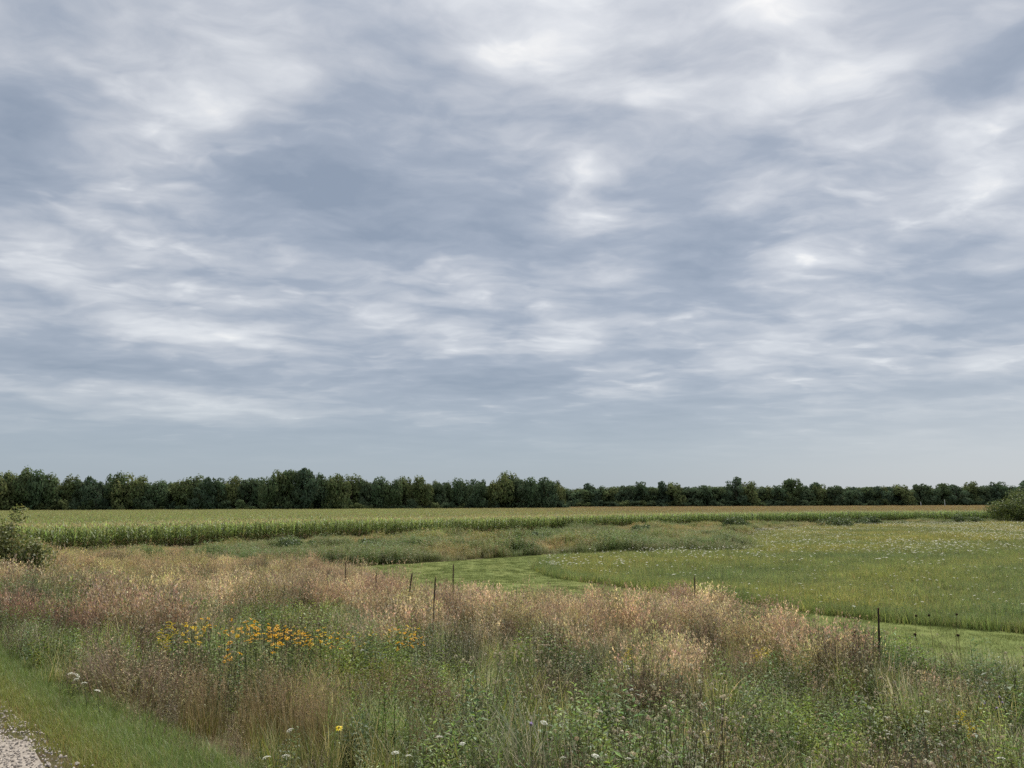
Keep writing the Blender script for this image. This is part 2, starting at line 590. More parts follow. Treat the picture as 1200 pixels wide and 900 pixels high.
def gravel_material():
    def build(N, P):
        v = N.new('ShaderNodeTexVoronoi')
        N.put(v.inputs['Vector'], P)
        v.inputs['Scale'].default_value = 55
        g = N.ramp(N.noise(P, 3.0, 4, 0.6), [(0.3, (0.25, 0.225, 0.195)), (0.7, (0.34, 0.305, 0.265))])
        return N.mix(N.smooth(v.outputs['Distance'], .1, .7), g, (.19, .17, .15))
    return surface_material('limestone_gravel', build, 0.9, 0.8, 60)


# the path runs along the top of the bank, from behind the camera off to the far left
def path_strip():
    vs_, fs = [], []
    n, m = 90, 8
    ang = math.pi / 4
    for i in range(n):
        t = -25 + 70 * i / (n - 1)
        for k in range(m):
            s = -3.0 + 3.0 * k / (m - 1) + (0.10 * math.sin(t * 2.3) + 0.07 * math.sin(t * 5.9 + 1) if k == m - 1 else 0)
            # along (-1, 1), across (1, 1)
            x = (2.12 / 2) + (-t + s) / math.sqrt(2)
            y = (2.12 / 2) + (t + s) / math.sqrt(2)
            vs_.append((x, y, float(ground_z(x, y)) + 0.012 + 0.02 * math.sin(math.pi * k / (m - 1))))
    for i in range(n - 1):
        for k in range(m - 1):
            a = i * m + k
            fs.append((a, a + 1, a + m + 1, a + m))
    me = bpy.data.meshes.new('gravel_path')
    me.from_pydata(vs_, [], fs)
    me.polygons.foreach_set('use_smooth', [True] * len(fs))
    me.materials.append(gravel_material())
    o = put('gravel_path', me)
    o['kind'] = 'structure'
    o['label'] = 'pale limestone gravel path at the bottom left corner'


path_strip()


def pebble_meshes():
    out = []
    for k in range(5):
        s = Shape()
        g = rnd.uniform(0.24, 0.46)
        s.ball((0, 0, 0), 1.0, (g, g * 0.9, g * 0.8), 6, 0.6)
        s.v = [tuple(c * rnd.uniform(0.75, 1.2) for c in v) for v in s.v]
        out.append(s.mesh('pebble', VEG_PEB))
    return out


VEG_PEB = veg_material('pebble_stone', True, 0.0, 0.0)
n = 42000
t = rng.uniform(0, 14, n)
s = rng.uniform(-2.6, 0.2, n) + np.abs(rng.normal(0, 0.05, n))
px_, py_ = 1.05 + (-t + s) / math.sqrt(2), 1.05 + (t + s) / math.sqrt(2)
scatter('gravel', pebble_meshes(), at_ground(px_, py_, 0.018), rng.gamma(2.5, 0.0018, n) + 0.003, rng.uniform(0.7, 1.25, (n, 1)) * np.ones((1, 3)),
        'loose pale crushed stone on the path surface', 1.0)

# ---------------------------------------------------------------- plants of the tall grass belt
GREEN = (0.155, 0.19, 0.036)
BLUEGREEN = (0.13, 0.17, 0.055)
OLIVE = (0.14, 0.135, 0.05)
STRAW = (0.48, 0.40, 0.24)
ROSE = (0.39, 0.30, 0.215)
BROWN = (0.23, 0.175, 0.115)


def rad_point(r):
    a, q = rnd.uniform(0, 6.283), r * math.sqrt(rnd.random())
    return q * math.cos(a), q * math.sin(a)


def pink_grass(fine=False):
    s = Shape()
    for i in range(30):
        x, y = rad_point(0.26)
        az = rnd.uniform(0, 6.283)
        h = rnd.uniform(0.66, 1.12)
        stem = vary(STRAW if rnd.random() < 0.5 else ROSE, 0.3)
        low = vary((0.16, 0.15, 0.06), 0.25)
        lean, curl = rnd.uniform(0, 0.16), rnd.uniform(0, 0.35)
        s.blade((x, y, 0), az, h, 0.008, lean, curl, low, 4, stem)
        # a loose plume of spikelets
        d = Vector((math.cos(az), math.sin(az), 0))
        p = Vector((x, y, 0))
        c = vary(ROSE if rnd.random() < 0.55 else STRAW, 0.35, 0.1)
        for k in range(4):
            t_ = (k + .5) / 4
            p = p + (d * math.sin(lean + curl * t_) + Vector((0, 0, 1)) * math.cos(lean + curl * t_)) * h / 4
        top = p
        span = rnd.uniform(0.14, 0.26)
        for k in range(14 if fine else 7):
            f = rnd.random() ** 1.3
            q = top - Vector((0, 0, span * f)) - d * (span * f * 0.25) + Vector((rnd.gauss(0, 1), rnd.gauss(0, 1), 0)) * 0.014 * (0.4 + f)
            z_ = .38 if fine else 1.0
            s.leaf(q, (rnd.gauss(0, .45), rnd.gauss(0, .45), 1), z_ * rnd.uniform(.035, .075), z_ * rnd.uniform(.012, .022), vary(c, 0.4), .1)
    for i in range(34):
        x, y = rad_point(0.28)
        s.blade((x, y, 0), rnd.uniform(0, 6.28), rnd.uniform(0.3, 0.75), 0.008, rnd.uniform(0.1, 0.4), rnd.uniform(0.3, 1.2),
                vary(GREEN if rnd.random() < .6 else OLIVE if rnd.random() < .5 else STRAW, 0.3), 4)
    return s.mesh('feathery_grass_tuft', VEG_I)


def green_grass():
    s = Shape()
    for i in range(64):
        x, y = rad_point(0.25)
        c = vary(GREEN if rnd.random() < 0.55 else BLUEGREEN, 0.42, 0.12)
        if rnd.random() < 0.10:
            c = vary(STRAW, 0.25)
        s.blade((x, y, 0), rnd.uniform(0, 6.28), rnd.uniform(0.4, 0.98), rnd.uniform(0.007, 0.018), rnd.uniform(0, 0.28),
                rnd.uniform(0.1, 1.35), c, 5, vary(c, 0.15) if rnd.random() < .7 else STRAW, rnd.uniform(-.6, .6))
    return s.mesh('green_grass_tuft', VEG_I)


def leafy_forb(leaf_len=0.085, stems=11, col_=GREEN, height=0.75):
    s = Shape()
    for i in range(stems):
        x, y = rad_point(0.2)
        az = rnd.uniform(0, 6.28)
        h = height * rnd.uniform(0.6, 1.15)
        lean = rnd.uniform(0, 0.22)
        c = vary(col_, 0.25, 0.1)
        d = Vector((math.cos(az) * math.sin(lean), math.sin(az) * math.sin(lean), math.cos(lean)))
        b = Vector((x, y, 0))
        s.tube([b, b + d * h], [0.0035, 0.0015], vary((0.12, 0.10, 0.045), .3), 3)
        k = 0
        z = 0.12 * h
        while z < h:
            a2 = k * 2.4 + az
            up = rnd.uniform(0.25, 0.9)
            L = leaf_len * (1.15 - 0.6 * z / h) * rnd.uniform(0.7, 1.2)
            s.leaf(b + d * z, (math.cos(a2), math.sin(a2), up), L, L * 0.3, vary(c, 0.28), rnd.uniform(0.1, 0.5))
            z += h * rnd.uniform(0.025, 0.05)
            k += 1
    return s.mesh('leafy_forb_clump', VEG_I)


def brown_forb():
    """spent plants: bare branching stems with small round seed heads"""
    s = Shape()
    for i in range(12):
        x, y = rad_point(0.25)
        h = rnd.uniform(0.6, 1.05)
        b = Vector((x, y, 0))
        top = b + Vector((rnd.gauss(0, 0.06), rnd.gauss(0, 0.06), h))
        c = vary(BROWN, 0.35, 0.1)
        s.tube([b, b.lerp(top, .55) + Vector((rnd.gauss(0, .01), rnd.gauss(0, .01), 0)), top], [0.003, 0.0025, 0.0015], c, 3)
        for k in range(rnd.randint(4, 8)):
            f = rnd.uniform(0.5, 0.9)
            o = b.lerp(top, f)
            e = o + Vector((rnd.gauss(0, 0.07), rnd.gauss(0, 0.07), rnd.uniform(0.06, 0.2)))
            s.tube([o, e], [0.0015, 0.001], c, 3)
            hc = vary(STRAW if rnd.random() < 0.45 else BROWN, 0.35)
            for q in range(5):
                s.chip(e + Vector((rnd.gauss(0, .006), rnd.gauss(0, .006), rnd.gauss(0, .005))), rnd.uniform(0.004, 0.008), vary(hc, .3))
        for k in range(16):
            f = rnd.uniform(0.08, 0.75)
            a2 = rnd.uniform(0, 6.28)
            s.leaf(b.lerp(top, f), (math.cos(a2), math.sin(a2), rnd.uniform(-.4, .5)), rnd.uniform(.03, .08), .012, vary((0.17, 0.16, 0.06), 0.35), 0.5)
    return s.mesh('seed_head_clump', VEG_I)


def carrot_seed_clump():
    """pale nests of wild carrot seed on tall stems"""
    s = Shape()
    for i in range(6):
        x, y = rad_point(0.3)
        h = rnd.uniform(0.75, 1.15)
        b = Vector((x, y, 0))
        top = b + Vector((rnd.gauss(0, 0.06), rnd.gauss(0, 0.06), h))
        c = vary((0.17, 0.16, 0.08), 0.3)
        s.tube([b, top], [0.003, 0.002], c, 3)
        r = rnd.uniform(0.012, 0.024)
        hc = vary((0.42, 0.36, 0.24), 0.25)
        for q in range(22):
            v = Vector((rnd.gauss(0, 1), rnd.gauss(0, 1), rnd.gauss(0, 1))).normalized()
            v.z = abs(v.z) * 1.2 - 0.4
            s.chip(top + v * r, rnd.uniform(0.005, 0.009), vary(hc, 0.3), v)
        for k in range(10):
            f = rnd.uniform(0.1, 0.8)
            a2 = rnd.uniform(0, 6.28)
            s.leaf(b.lerp(top, f), (math.cos(a2), math.sin(a2), .4), rnd.uniform(.05, .1), .012, vary(OLIVE, 0.3), 0.4)
    return s.mesh('carrot_seed_clump', VEG_I)


M_PINK = [pink_grass() for i in range(7)]
M_FINE = [pink_grass(True) for i in range(6)]
M_GREEN = [green_grass() for i in range(7)]
M_FORB = [leafy_forb(0.12, 10, GREEN, .8) for i in range(3)] + [leafy_forb(0.07, 12, (0.14, 0.17, 0.055), 0.7) for i in range(2)] + [leafy_forb(0.14, 6, (0.11, 0.155, 0.045), .85) for i in range(2)] + [leafy_forb(.09, 8, (.19, .21, .10), .8)]
M_BROWN = [brown_forb() for i in range(6)]
M_SEED = [carrot_seed_clump() for i in range(5)]


def gauss2(x, y, cx, cy, rx, ry=None):
    ry = ry or rx
    return np.exp(-(((x - cx) / rx) ** 2 + ((y - cy) / ry) ** 2))


x, y = random_in(BELT, 19.0)
keep = rng.random(len(x)) < np.where(y < 14, 1, np.clip(1.0 - (y - 14) / 60, 0.36, .82))
x, y = x[keep], y[keep]
s_ = slope_s(x, y)
m = s_ > 0.50 + 0.25 * (vnoise(x, y, 1.2, 3) - .5)
x, y, s_ = x[m], y[m], s_[m]
hf = np.maximum(np.clip(0.30 + 0.25 * (s_ - 0.5), 0.28, 1.0), 0.68 * np.clip((-x - 1.9) / 0.9, 0, 1))
big, mid, small = vnoise(x, y, 5.5, 1), vnoise(x, y, 2.0, 2), vnoise(x, y, 0.8, 5)
# how dry the growth is: green near the foot of the bank, feathery and rosy along the far rim
rim = np.clip((y - 15.5 - 2.5 * (x < -5)) / 7, 0, 1)
dry = rim * 0.50 + (big - .5) * 0.55 + (mid - .5) * 0.75 + 0.10
dry += 1.3 * gauss2(x, y, -2.9, 7.9, 1.5, 2.0) + 0.95 * gauss2(x, y, -7.6, 14, 2.8) + 0.5 * gauss2(x, y, 5.6, 16, 2.0, 2.5) + 0.2 * gauss2(x, y, 5.7, 10.8, 1.0, 1.6)
dry += 0.25 * gauss2(x, y, 0, 27, 7, 5) + 0.25 * gauss2(x, y, 5, 23, 3, 5)
dry -= 1.2 * gauss2(x, y, -16.8, 31, 2.6, 4) + 0.7 * gauss2(x, y, -6.6, 20, 2.2, 3.5) + 0.4 * gauss2(x, y, -2, 13, 2, 4) + 0.3 * gauss2(x, y, 2.5, 9.5, 3, 3)
dry -= 0.25 * (x > 8.5)
u = rng.random(len(x))
v = rng.random(len(x))
is_dry = u < np.clip(dry, 0.10, 0.86)
plume = np.clip(0.12 + rim * .62 + 0.35 * gauss2(x, y, 5.6, 16, 2.0, 2.5) + .6 * gauss2(x, y, -7.6, 14, 2.8) + .55 * gauss2(x, y, -2.9, 7.9, 1.5, 2.0), 0, .8)
kind = np.where(is_dry, np.where(v < plume, 0, np.where(v < plume + (1 - plume) * .5, 3, 4)), np.where(v < 0.42, 1, np.where(v < 0.93, 2, np.where(v < .97, 3, 4))))
# plants of a kind stand together: most tufts follow the clump they belong to
from mathutils import kdtree
n_seed = max(200, int(len(x) * .085))
pick = rng.choice(len(x), n_seed, replace=False)
kd = kdtree.KDTree(n_seed)
for a_, b_ in enumerate(pick):
    kd.insert((x[b_] + .35 * math.sin(y[b_] * 3), y[b_], 0), a_)
kd.balance()
clump = np.array([kd.find((float(a_), float(b_), 0))[1] for a_, b_ in zip(x, y)])
kind = np.where(rng.random(len(x)) < .80, kind[pick][clump], kind)
cl_bright = np.clip(rng.normal(1, .20, n_seed), .6, 1.5)[clump]
cl_height = np.clip(rng.normal(1, .17, n_seed), .6, 1.35)[clump]
cl_hue = rng.random(n_seed)[clump]
cl_lean = rng.normal(0, .16, (n_seed, 2))[clump]
kind = np.where((kind == 0) & (y < 12.5 + 2 * (mid - .5)), 5, kind)
purple = .9 * gauss2(x, y, -7.8, 13.8, 2.4, 2.4) + gauss2(x, y, -4.2, 9.8, 1.6)
rosy = np.clip(vnoise(x, y, 3.0, 8) * 1.5 - 0.35, 0, 1) * np.clip((y - 12) / 10, 0, 1) * np.clip((x + 14) / 8, 0, 1)
bright = np.clip(rng.normal(1.0, 0.12, len(x)), .5, 1.6) * cl_bright
for k, nm, meshes, lab, cat in (
        (0, 'feathery_dry_grass', M_PINK, 'tall feathery grass with tan and rosy seed plumes', 'grass'),
        (5, 'brown_seeding_grass', M_FINE, 'tan brown seeding grass in clumps on the near bank', 'grass'),
        (1, 'green_tall_grass', M_GREEN, 'arching green grass blades filling the near bank', 'grass'),
        (2, 'leafy_weeds', M_FORB, 'green leafy wild plants mixed through the tall grass', 'weeds'),
        (3, 'spent_wildflowers', M_BROWN, 'brown branching stems with small spent seed heads', 'weeds'),
        (4, 'pale_seed_heads', M_SEED, 'pale round wild carrot seed heads above the grass', 'weeds')):
    q = kind == k
    X, Y = x[q], y[q]
    tn = np.ones((q.sum(), 3)) * bright[q][:, None]
    hue = cl_hue[q][:, None]
    if k == 5:
        tn = np.minimum(tn, 1.1) * np.where(hue < .5, np.array([[.62, .54, .50]]), np.array([[.66, .62, .50]]))
    if k == 0:
        tn = tn * np.where(hue < .3, np.array([[1.08, 1.1, .98]]), np.where(hue < .55, np.array([[.80, .74, .70]]), np.where(hue < .8, np.array([[.98, .91, .87]]), np.array([[.9, .98, .72]]))))
    elif k in (1, 2):
        tn = tn * np.where(hue < .35, np.array([[.82, .92, .9]]), np.where(hue < .7, np.array([[1.15, 1.15, .9]]), np.array([[1.0, 1.08, 1.25]])))
    if k in (0, 5):
        w = np.clip(purple[q], 0, 1)[:, None]
        tn = tn * (1 - w) + tn * np.array([0.58, 0.44, 0.48]) * w
        w = rosy[q][:, None] * 0.42
        tn = tn * (1 - w) + tn * np.array([0.95, 0.80, 0.80]) * w
        w = np.clip((-X - 8) / 10, 0, 1)[:, None] * np.clip((Y - 20) / 10, 0, 1)[:, None] * .95
        tn = tn * (1 - w) + tn * np.array([1.02, 1.02, 0.86]) * w
    elif k == 3:
        w = np.clip(purple[q] + 0.08, 0, 1)[:, None]
        tn = tn * (1 - w) + tn * np.array([0.8, 0.68, 0.74]) * w
    elif k == 11:
        w = np.clip(vnoise(X, Y, 2.6, 12) * 1.6 - .4, 0, 1)[:, None]
        tn = tn * (1 - w) + tn * np.array([0.9, 0.98, 1.15]) * w
    if k == 4:
        tn = np.minimum(tn, .95)
    sc = hf[q] * rng.uniform(0.78, 1.18, q.sum()) * (0.80 + 0.22 * mid[q] + 0.10 * small[q]) * cl_height[q]
    sc = sc * np.where((X > 6) & (Y < 20), 1.15, 1.0) * (1 + 0.12 * gauss2(X, Y, -6.6, 20, 2.4, 4)) * (1 - .62 * np.clip(1.7 * gauss2(X, Y, -21.5, 29, 3.2, 7), 0, 1))
    if k in (3, 4):
        sc *= 1.0
    scatter(nm, meshes, at_ground(X, Y, -0.02), sc, tn, lab, 0.08, cat, cl_lean[q])


# short grass of the path's verge
def verge_grass():
    s = Shape()
    for i in range(46):
        x_, y_ = rad_point(0.13)
        c = vary((0.14, 0.19, 0.045) if rnd.random() < .82 else (0.24, 0.22, 0.10), 0.25, 0.1)
        s.blade((x_, y_, 0), rnd.uniform(0, 6.28), rnd.uniform(0.06, 0.2), 0.0045, rnd.uniform(0.05, 0.6), rnd.uniform(0.2, 1.3), c, 3)
    return s.mesh('verge_grass_tuft', VEG_I)


n = 12000
t = rng.uniform(1.5, 24, n)
s = rng.uniform(-0.3, 0.85, n)
x, y = 1.25 + (-t + s) / math.sqrt(2), 1.25 + (t + s) / math.sqrt(2)
m = (rng.random(n) < np.clip(0.45 + s * 2, 0, 1)) & (np.abs(x) < 0.8 * y + 2)
x, y, s = x[m], y[m], s[m]
worn = np.clip(1 - s / 0.35, 0, 1)[:, None]
tn = rng.normal(1.0, .12, (len(x), 1)) * (np.array([1.0, 1.05, 0.95]) * (1 - worn) + np.array([1.35, 1.1, 0.95]) * worn)
scatter('verge_grass', [verge_grass() for i in range(5)], at_ground(x, y, -0.01), np.clip(0.55 + s * 0.6, .5, 1.2) * rng.uniform(.8, 1.2, len(x)), tn,
        'short green grass along the edge of the gravel path', 0.1)


# mown strip
def mown_tuft():
    s = Shape()
    for i in range(70):
        x_, y_ = rad_point(0.32)
        s.blade((x_, y_, 0), rnd.uniform(0, 6.28), rnd.uniform(0.03, 0.075), 0.009, rnd.uniform(0, .5), rnd.uniform(0, .9), vary((0.108, 0.135, 0.038), 0.2, .08), 2)
    return s.mesh('mown_tuft', VEG_I)


x, y = random_in(LAWN, 7.0)
stripe = vnoise(x * 0.8 + y * 0.6, (y * 0.8 - x * 0.6) * .12, 1.3, 4)
scatter('mown_grass', [mown_tuft() for i in range(4)], at_ground(x, y, 0.0), rng.uniform(.8, 1.25, len(x)),
        (rng.normal(1.06, .05, (len(x), 1)) + 0.08 * (stripe[:, None] - .5)) * np.array([1.0, 1.0, .95]), 'close cut grass blades of the mown strip', .05)


# meadow beyond the mown strip
def meadow_patch(hmin=0.2, hmax=0.5):
    s = Shape()
    for i in range(150):
        x_, y_ = rad_point(0.55)
        c = vary((0.225, 0.265, 0.078), 0.3, .1)
        if rnd.random() < 0.16:
            c = vary((0.34, 0.30, 0.14), 0.25)
        s.blade((x_, y_, 0), rnd.uniform(0, 6.28), rnd.uniform(hmin, hmax), 0.018, rnd.uniform(0, .35), rnd.uniform(0, 1.3), c, 3)
    for i in range(7):
        x_, y_ = rad_point(0.5)
        h = rnd.uniform(hmax * .6, hmax * 1.15)
        for k in range(9):
            a2 = rnd.uniform(0, 6.28)
            s.leaf((x_, y_, h * rnd.uniform(.2, 1)), (math.cos(a2), math.sin(a2), .6), .07, .022, vary((0.10, 0.14, 0.05), .25))
    return s.mesh('meadow_patch', VEG_I)


x, y = random_in(MEADOW, 4.2)
m = rng.random(len(x)) < np.clip(1.35 - y / 110, 0.38, 1)
x, y = x[m], y[m]
a, b = vnoise(x, y, 9, 21), vnoise(x * 0.5, y, 4, 22)
tn = np.ones((len(x), 3)) * rng.normal(1, .1, (len(x), 1))
w = np.clip(a * 1.8 - .5, 0, 1)[:, None]
tn = tn * (1 - w) + tn * np.array([1.25, 1.12, 0.95]) * w
w = np.clip(b * 1.8 - .7, 0, 1)[:, None]
tn = tn * (1 - w) + tn * np.array([0.74, 0.84, 0.9]) * w
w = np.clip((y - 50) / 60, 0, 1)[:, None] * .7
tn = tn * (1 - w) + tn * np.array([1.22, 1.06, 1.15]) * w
scatter('meadow_grass', [meadow_patch() for i in range(6)], at_ground(x, y, -.02), rng.uniform(.65, 1.25, len(x)) * (0.65 + .35 * a + .45 * vnoise(x, y, 1.7, 24)), tn * np.clip(rng.normal(1, .13, (len(x), 1)), .6, 1.5),
        'knee high green meadow grass beyond the mown strip', .06)


rimx, rimy = [], []
rim_line = [(4.0, 62), (2.1, 56.6), (1.7, 50.8), (2.4, 46), (4.1, 42.5), (6.6, 38.6), (10.5, 32.7), (11.7, 30.4), (13.6, 28.2), (16.5, 25.8), (24, 21)]
for (x1, y1), (x2, y2) in zip(rim_line[:-1], rim_line[1:]):
    L = math.hypot(x2 - x1, y2 - y1)
    for k in range(int(L * 9)):
        f, o_ = rnd.random(), abs(rnd.gauss(0, .45))
        rimx.append(x1 + (x2 - x1) * f + (y2 - y1) / L * -o_)
        rimy.append(y1 + (y2 - y1) * f + (x2 - x1) / L * o_)
rimx, rimy = np.array(rimx), np.array(rimy)
scatter('meadow_edge_grass', [meadow_patch(.3, .62) for i in range(4)], at_ground(rimx, rimy, -.02), rng.uniform(.6, 1.05, len(rimx)),
        np.clip(rng.normal(.92, .14, (len(rimx), 1)), .5, 1.4) * np.array([[.9, 1, .95]]), 'taller uncut grass edging the meadow along the mown strip', .08, 'grass')


# weedy margin in front of the corn
def weed_patch():
    s = Shape()
    for i in range(46):
        x_, y_ = rad_point(0.65)
        h = rnd.uniform(.4, 1.05)
        c = vary((0.135, 0.16, 0.058), .3, .12)
        if rnd.random() < .22:
            c = vary((0.22, 0.18, 0.10), .25)
        ln = rnd.uniform(0, .2)
        az = rnd.uniform(0, 6.28)
        b_ = Vector((x_, y_, 0))
        d_ = Vector((math.cos(az) * math.sin(ln), math.sin(az) * math.sin(ln), math.cos(ln)))
        for k in range(11):
            a2 = rnd.uniform(0, 6.28)
            s.leaf(b_ + d_ * h * rnd.uniform(.25, 1), (math.cos(a2), math.sin(a2), rnd.uniform(.1, 1)), rnd.uniform(.08, .15), rnd.uniform(.025, .05), vary(c, .2), .4)
        s.blade(b_, az, h, .012, ln, .1, c, 2)
    for i in range(50):
        x_, y_ = rad_point(.65)
        s.blade((x_, y_, 0), rnd.uniform(0, 6.28), rnd.uniform(.4, .95), .014, rnd.uniform(0, .3), rnd.uniform(.1, 1.1), vary((0.15, .165, .06), .3), 3)
    return s.mesh('weed_patch', VEG_I)


M_WEED = [weed_patch() for i in range(6)]
x, y = random_in(WEEDS, 3.0)
a, b = vnoise(x, y, 8, 31), vnoise(x, y, 3, 32)
tn = np.ones((len(x), 3)) * rng.normal(1, .12, (len(x), 1))
w = np.clip(a * 2.6 - 1.2, 0, 1)[:, None]
tn = tn * (1 - w) + tn * np.array([1.75, 1.3, 1.25]) * w
w = np.clip(b * 2.4 - 1, 0, 1)[:, None]
tn = tn * (1 - w) + tn * np.array([0.72, 0.9, 0.7]) * w
d_edge = np.full(len(x), 1e9)
for (x1, y1), (x2, y2) in zip(CORN_EDGE[:-1], CORN_EDGE[1:]):
    t_ = np.clip(((x - x1) * (x2 - x1) + (y - y1) * (y2 - y1)) / ((x2 - x1) ** 2 + (y2 - y1) ** 2), 0, 1)
    d_edge = np.minimum(d_edge, np.hypot(x - x1 - t_ * (x2 - x1), y - y1 - t_ * (y2 - y1)))
low = np.where(x < 8, np.clip(.25 + (d_edge - 4) / 12, .25, 1), 1.0)
scatter('field_margin_weeds', M_WEED, at_ground(x, y, -.02), rng.uniform(.6, 1.15, len(x)) * (.35 + 1.2 * b) * np.where(x > 25, .75, 1) * low * np.clip(.45 + vnoise(x, y, 1.6, 35) * .9, .4, 1.2), tn * 1.2,
        'rank green and tan weeds growing along the corn edge', .08, 'weeds')


# ---------------------------------------------------------------- corn
def corn_parts(detail=True):
    st, lf, ts = Shape(), Shape(), Shape()
    h = rnd.uniform(2.1, 2.4)
    bend = Vector((rnd.gauss(0, .05), rnd.gauss(0, .05), 0))
    st.tube([(0, 0, 0), bend * .5 + Vector((0, 0, h * .5)), bend + Vector((0, 0, h))], [.016, .013, .008], (0.14, 0.16, 0.06), 4 if detail else 3)
    az = rnd.uniform(0, 6.28)
    n_ = 13 if detail else 8
    for k in range(n_):
        f = 0.12 + 0.85 * k / n_
        p = bend * f + Vector((0, 0, h * f))
        c = vary((0.20, 0.265, 0.075), .35, .08)
        if f < .35 and rnd.random() < .5:
            c = vary((0.30, 0.23, 0.11), .25)
        L = (0.55 + .45 * math.sin(math.pi * min(1, f * 1.1))) * rnd.uniform(.8, 1.15)
        lf.blade(p, az + k * math.pi + rnd.gauss(0, .35), L, rnd.uniform(.10, .145), rnd.uniform(.35, .7), rnd.uniform(1.0, 2.0), c, 4 if detail else 3, vary(c, .15) if rnd.random() < .7 else (0.30, .25, .1))
    top = bend + Vector((0, 0, h))
    for k in range(8 if detail else 5):
        ts.blade(top - Vector((0, 0, .03)), rnd.uniform(0, 6.28), rnd.uniform(.22, .38), .022, rnd.uniform(.05, .5), rnd.uniform(.1, .8), vary((0.36, 0.30, 0.145), .3), 2)
    return st, lf, ts


CORN_KIT = []
for i in range(8):
    a_, b_, c_ = corn_parts()
    CORN_KIT.append((a_.mesh('stalk', CORN_MAT), b_.mesh('foliage', CORN_MAT), c_.mesh('tassel', CORN_MAT)))


def joined(parts, mat, name, base=None):
    s = base or Shape()
    for q in parts:
        s.add(q.v, q.f, q.c)
    return s.mesh(name, mat)


CORN_ONE = [joined(corn_parts(), CORN_MAT_I, 'corn_plant_simple') for i in range(8)]


def corn_block():
    s = Shape()
    for r_ in range(6):
        for k in range(16):
            a_, b_, c_ = corn_parts(False)
            ox, oy = (k + rnd.uniform(-.3, .3)) * .28 - 2.24, (r_ + rnd.uniform(-.08, .08)) * .76 - 1.9
            rot_ = Matrix.Rotation(rnd.uniform(0, 6.28), 3, 'Z')
            z = rnd.uniform(.85, 1.1)
            for q in (b_, c_):
                s.add([tuple(rot_ @ Vector(v_) * z + Vector((ox, oy, 0))) for v_ in q.v], q.f, q.c)
    return s.mesh('corn_block', CORN_MAT_I)


def edge_run(edge, step):
    out = []
    carry = 0.0
    for (x1, y1), (x2, y2) in zip(edge[:-1], edge[1:]):
        L = math.hypot(x2 - x1, y2 - y1)
        nx, ny = -(y2 - y1) / L, (x2 - x1) / L
        t_ = carry
        while t_ < L:
            out.append((x1 + (x2 - x1) * t_ / L, y1 + (y2 - y1) * t_ / L, nx, ny))
            t_ += step
        carry = t_ - L
    return out


run = [r_ for r_ in edge_run(CORN_EDGE, .26) if abs(r_[0]) < .72 * r_[1] and -46 < r_[0] < 130]
singles = [r_ for r_ in run if -42 < r_[0]][:300]
for i, (x0, y0, nx, ny) in enumerate(singles):
    kit = CORN_KIT[i % 8]
    jx, jy = x0 + rnd.gauss(0, .07), y0 + rnd.gauss(0, .07)
    jx, jy = jx + nx * .05, jy + ny * .05
    e = put('corn_plant', None, (jx, jy, float(ground_z(jx, jy)) - .02), rnd.uniform(0, 6.28), rnd.uniform(.9, 1.06))
    tag(e, 'tasselled green corn plant in the front row of the cornfield', 'corn', 'corn plants along the near edge of the field')
    for nm, me in zip(('stalk', 'foliage', 'tassel'), kit):
        put(nm, me, parent=e)

pts, sc, tn = [], [], []
for j in range(14):
    for i, (x0, y0, nx, ny) in enumerate(run):
        if j == 0 and i < len(singles) + 1 and -42 < x0 and (x0, y0, nx, ny) in singles[-1:] + singles:
            continue
        X, Y = x0 + nx * .76 * j + rnd.gauss(0, .07), y0 + ny * .76 * j + rnd.gauss(0, .07)
        pts.append((X, Y, float(ground_z(X, Y)) - .02))
        sc.append(rnd.uniform(.9, 1.06))
tn = rng.normal(1.08, .14, (len(pts), 1)) * np.ones((1, 3))
P = np.array(pts)
w = np.clip((P[:, 0] - 5) / 40, 0, 1)[:, None]
tn = tn * (1 - w) + tn * np.array([.80, .88, .85]) * w
scatter('corn_rows', CORN_ONE, pts, sc, tn, 'dense rows of tasselled corn behind the front row', .05, 'corn')

gx, gy = np.meshgrid(np.arange(-300, 520, 4.4), np.arange(40, 480, 4.5))
x, y = gx.ravel() + rng.uniform(-.3, .3, gx.size), gy.ravel() + rng.uniform(-.3, .3, gx.size)
ex = np.array([p_[0] for p_ in CORN_EDGE])
ey = np.array([p_[1] for p_ in CORN_EDGE])
m = inside(CORN, x, y) & (np.abs(x) < .74 * y + 4)
dist = np.full(len(x), 1e9)
for (x1, y1), (x2, y2) in zip(CORN_EDGE[:-1], CORN_EDGE[1:]):
    L2 = (x2 - x1) ** 2 + (y2 - y1) ** 2
    t_ = np.clip(((x - x1) * (x2 - x1) + (y - y1) * (y2 - y1)) / L2, 0, 1)
    dist = np.minimum(dist, np.hypot(x - x1 - t_ * (x2 - x1), y - y1 - t_ * (y2 - y1)))
m &= dist > 9.5
x, y = x[m], y[m]
w = np.clip((x + .12 * (y - 150)) / 90 + .35 + .5 * (vnoise(x, y, 40, 41) - .5), 0, 1)[:, None]
tn = rng.normal(1, .05, (len(x), 1)) * (np.array([[.80, .90, .72]]) * (1 - w) + np.array([[.78, .66, .62]]) * w)
o = scatter('corn_field', [corn_block() for i in range(4)], at_ground(x, y, -.02), np.stack([np.ones(len(x)), np.ones(len(x)), rng.uniform(.92, 1.05, len(x))], 1), tn,
            'wide field of corn with ripening tassels reaching to the woods', 0.0, 'corn')
# blocks stay square to the rows
rot = np.zeros((len(x), 3), np.float32)
rot[:, 2] = rng.integers(0, 2, len(x)) * math.pi
o.data.attributes['rot'].data.foreach_set('vector', rot.ravel())


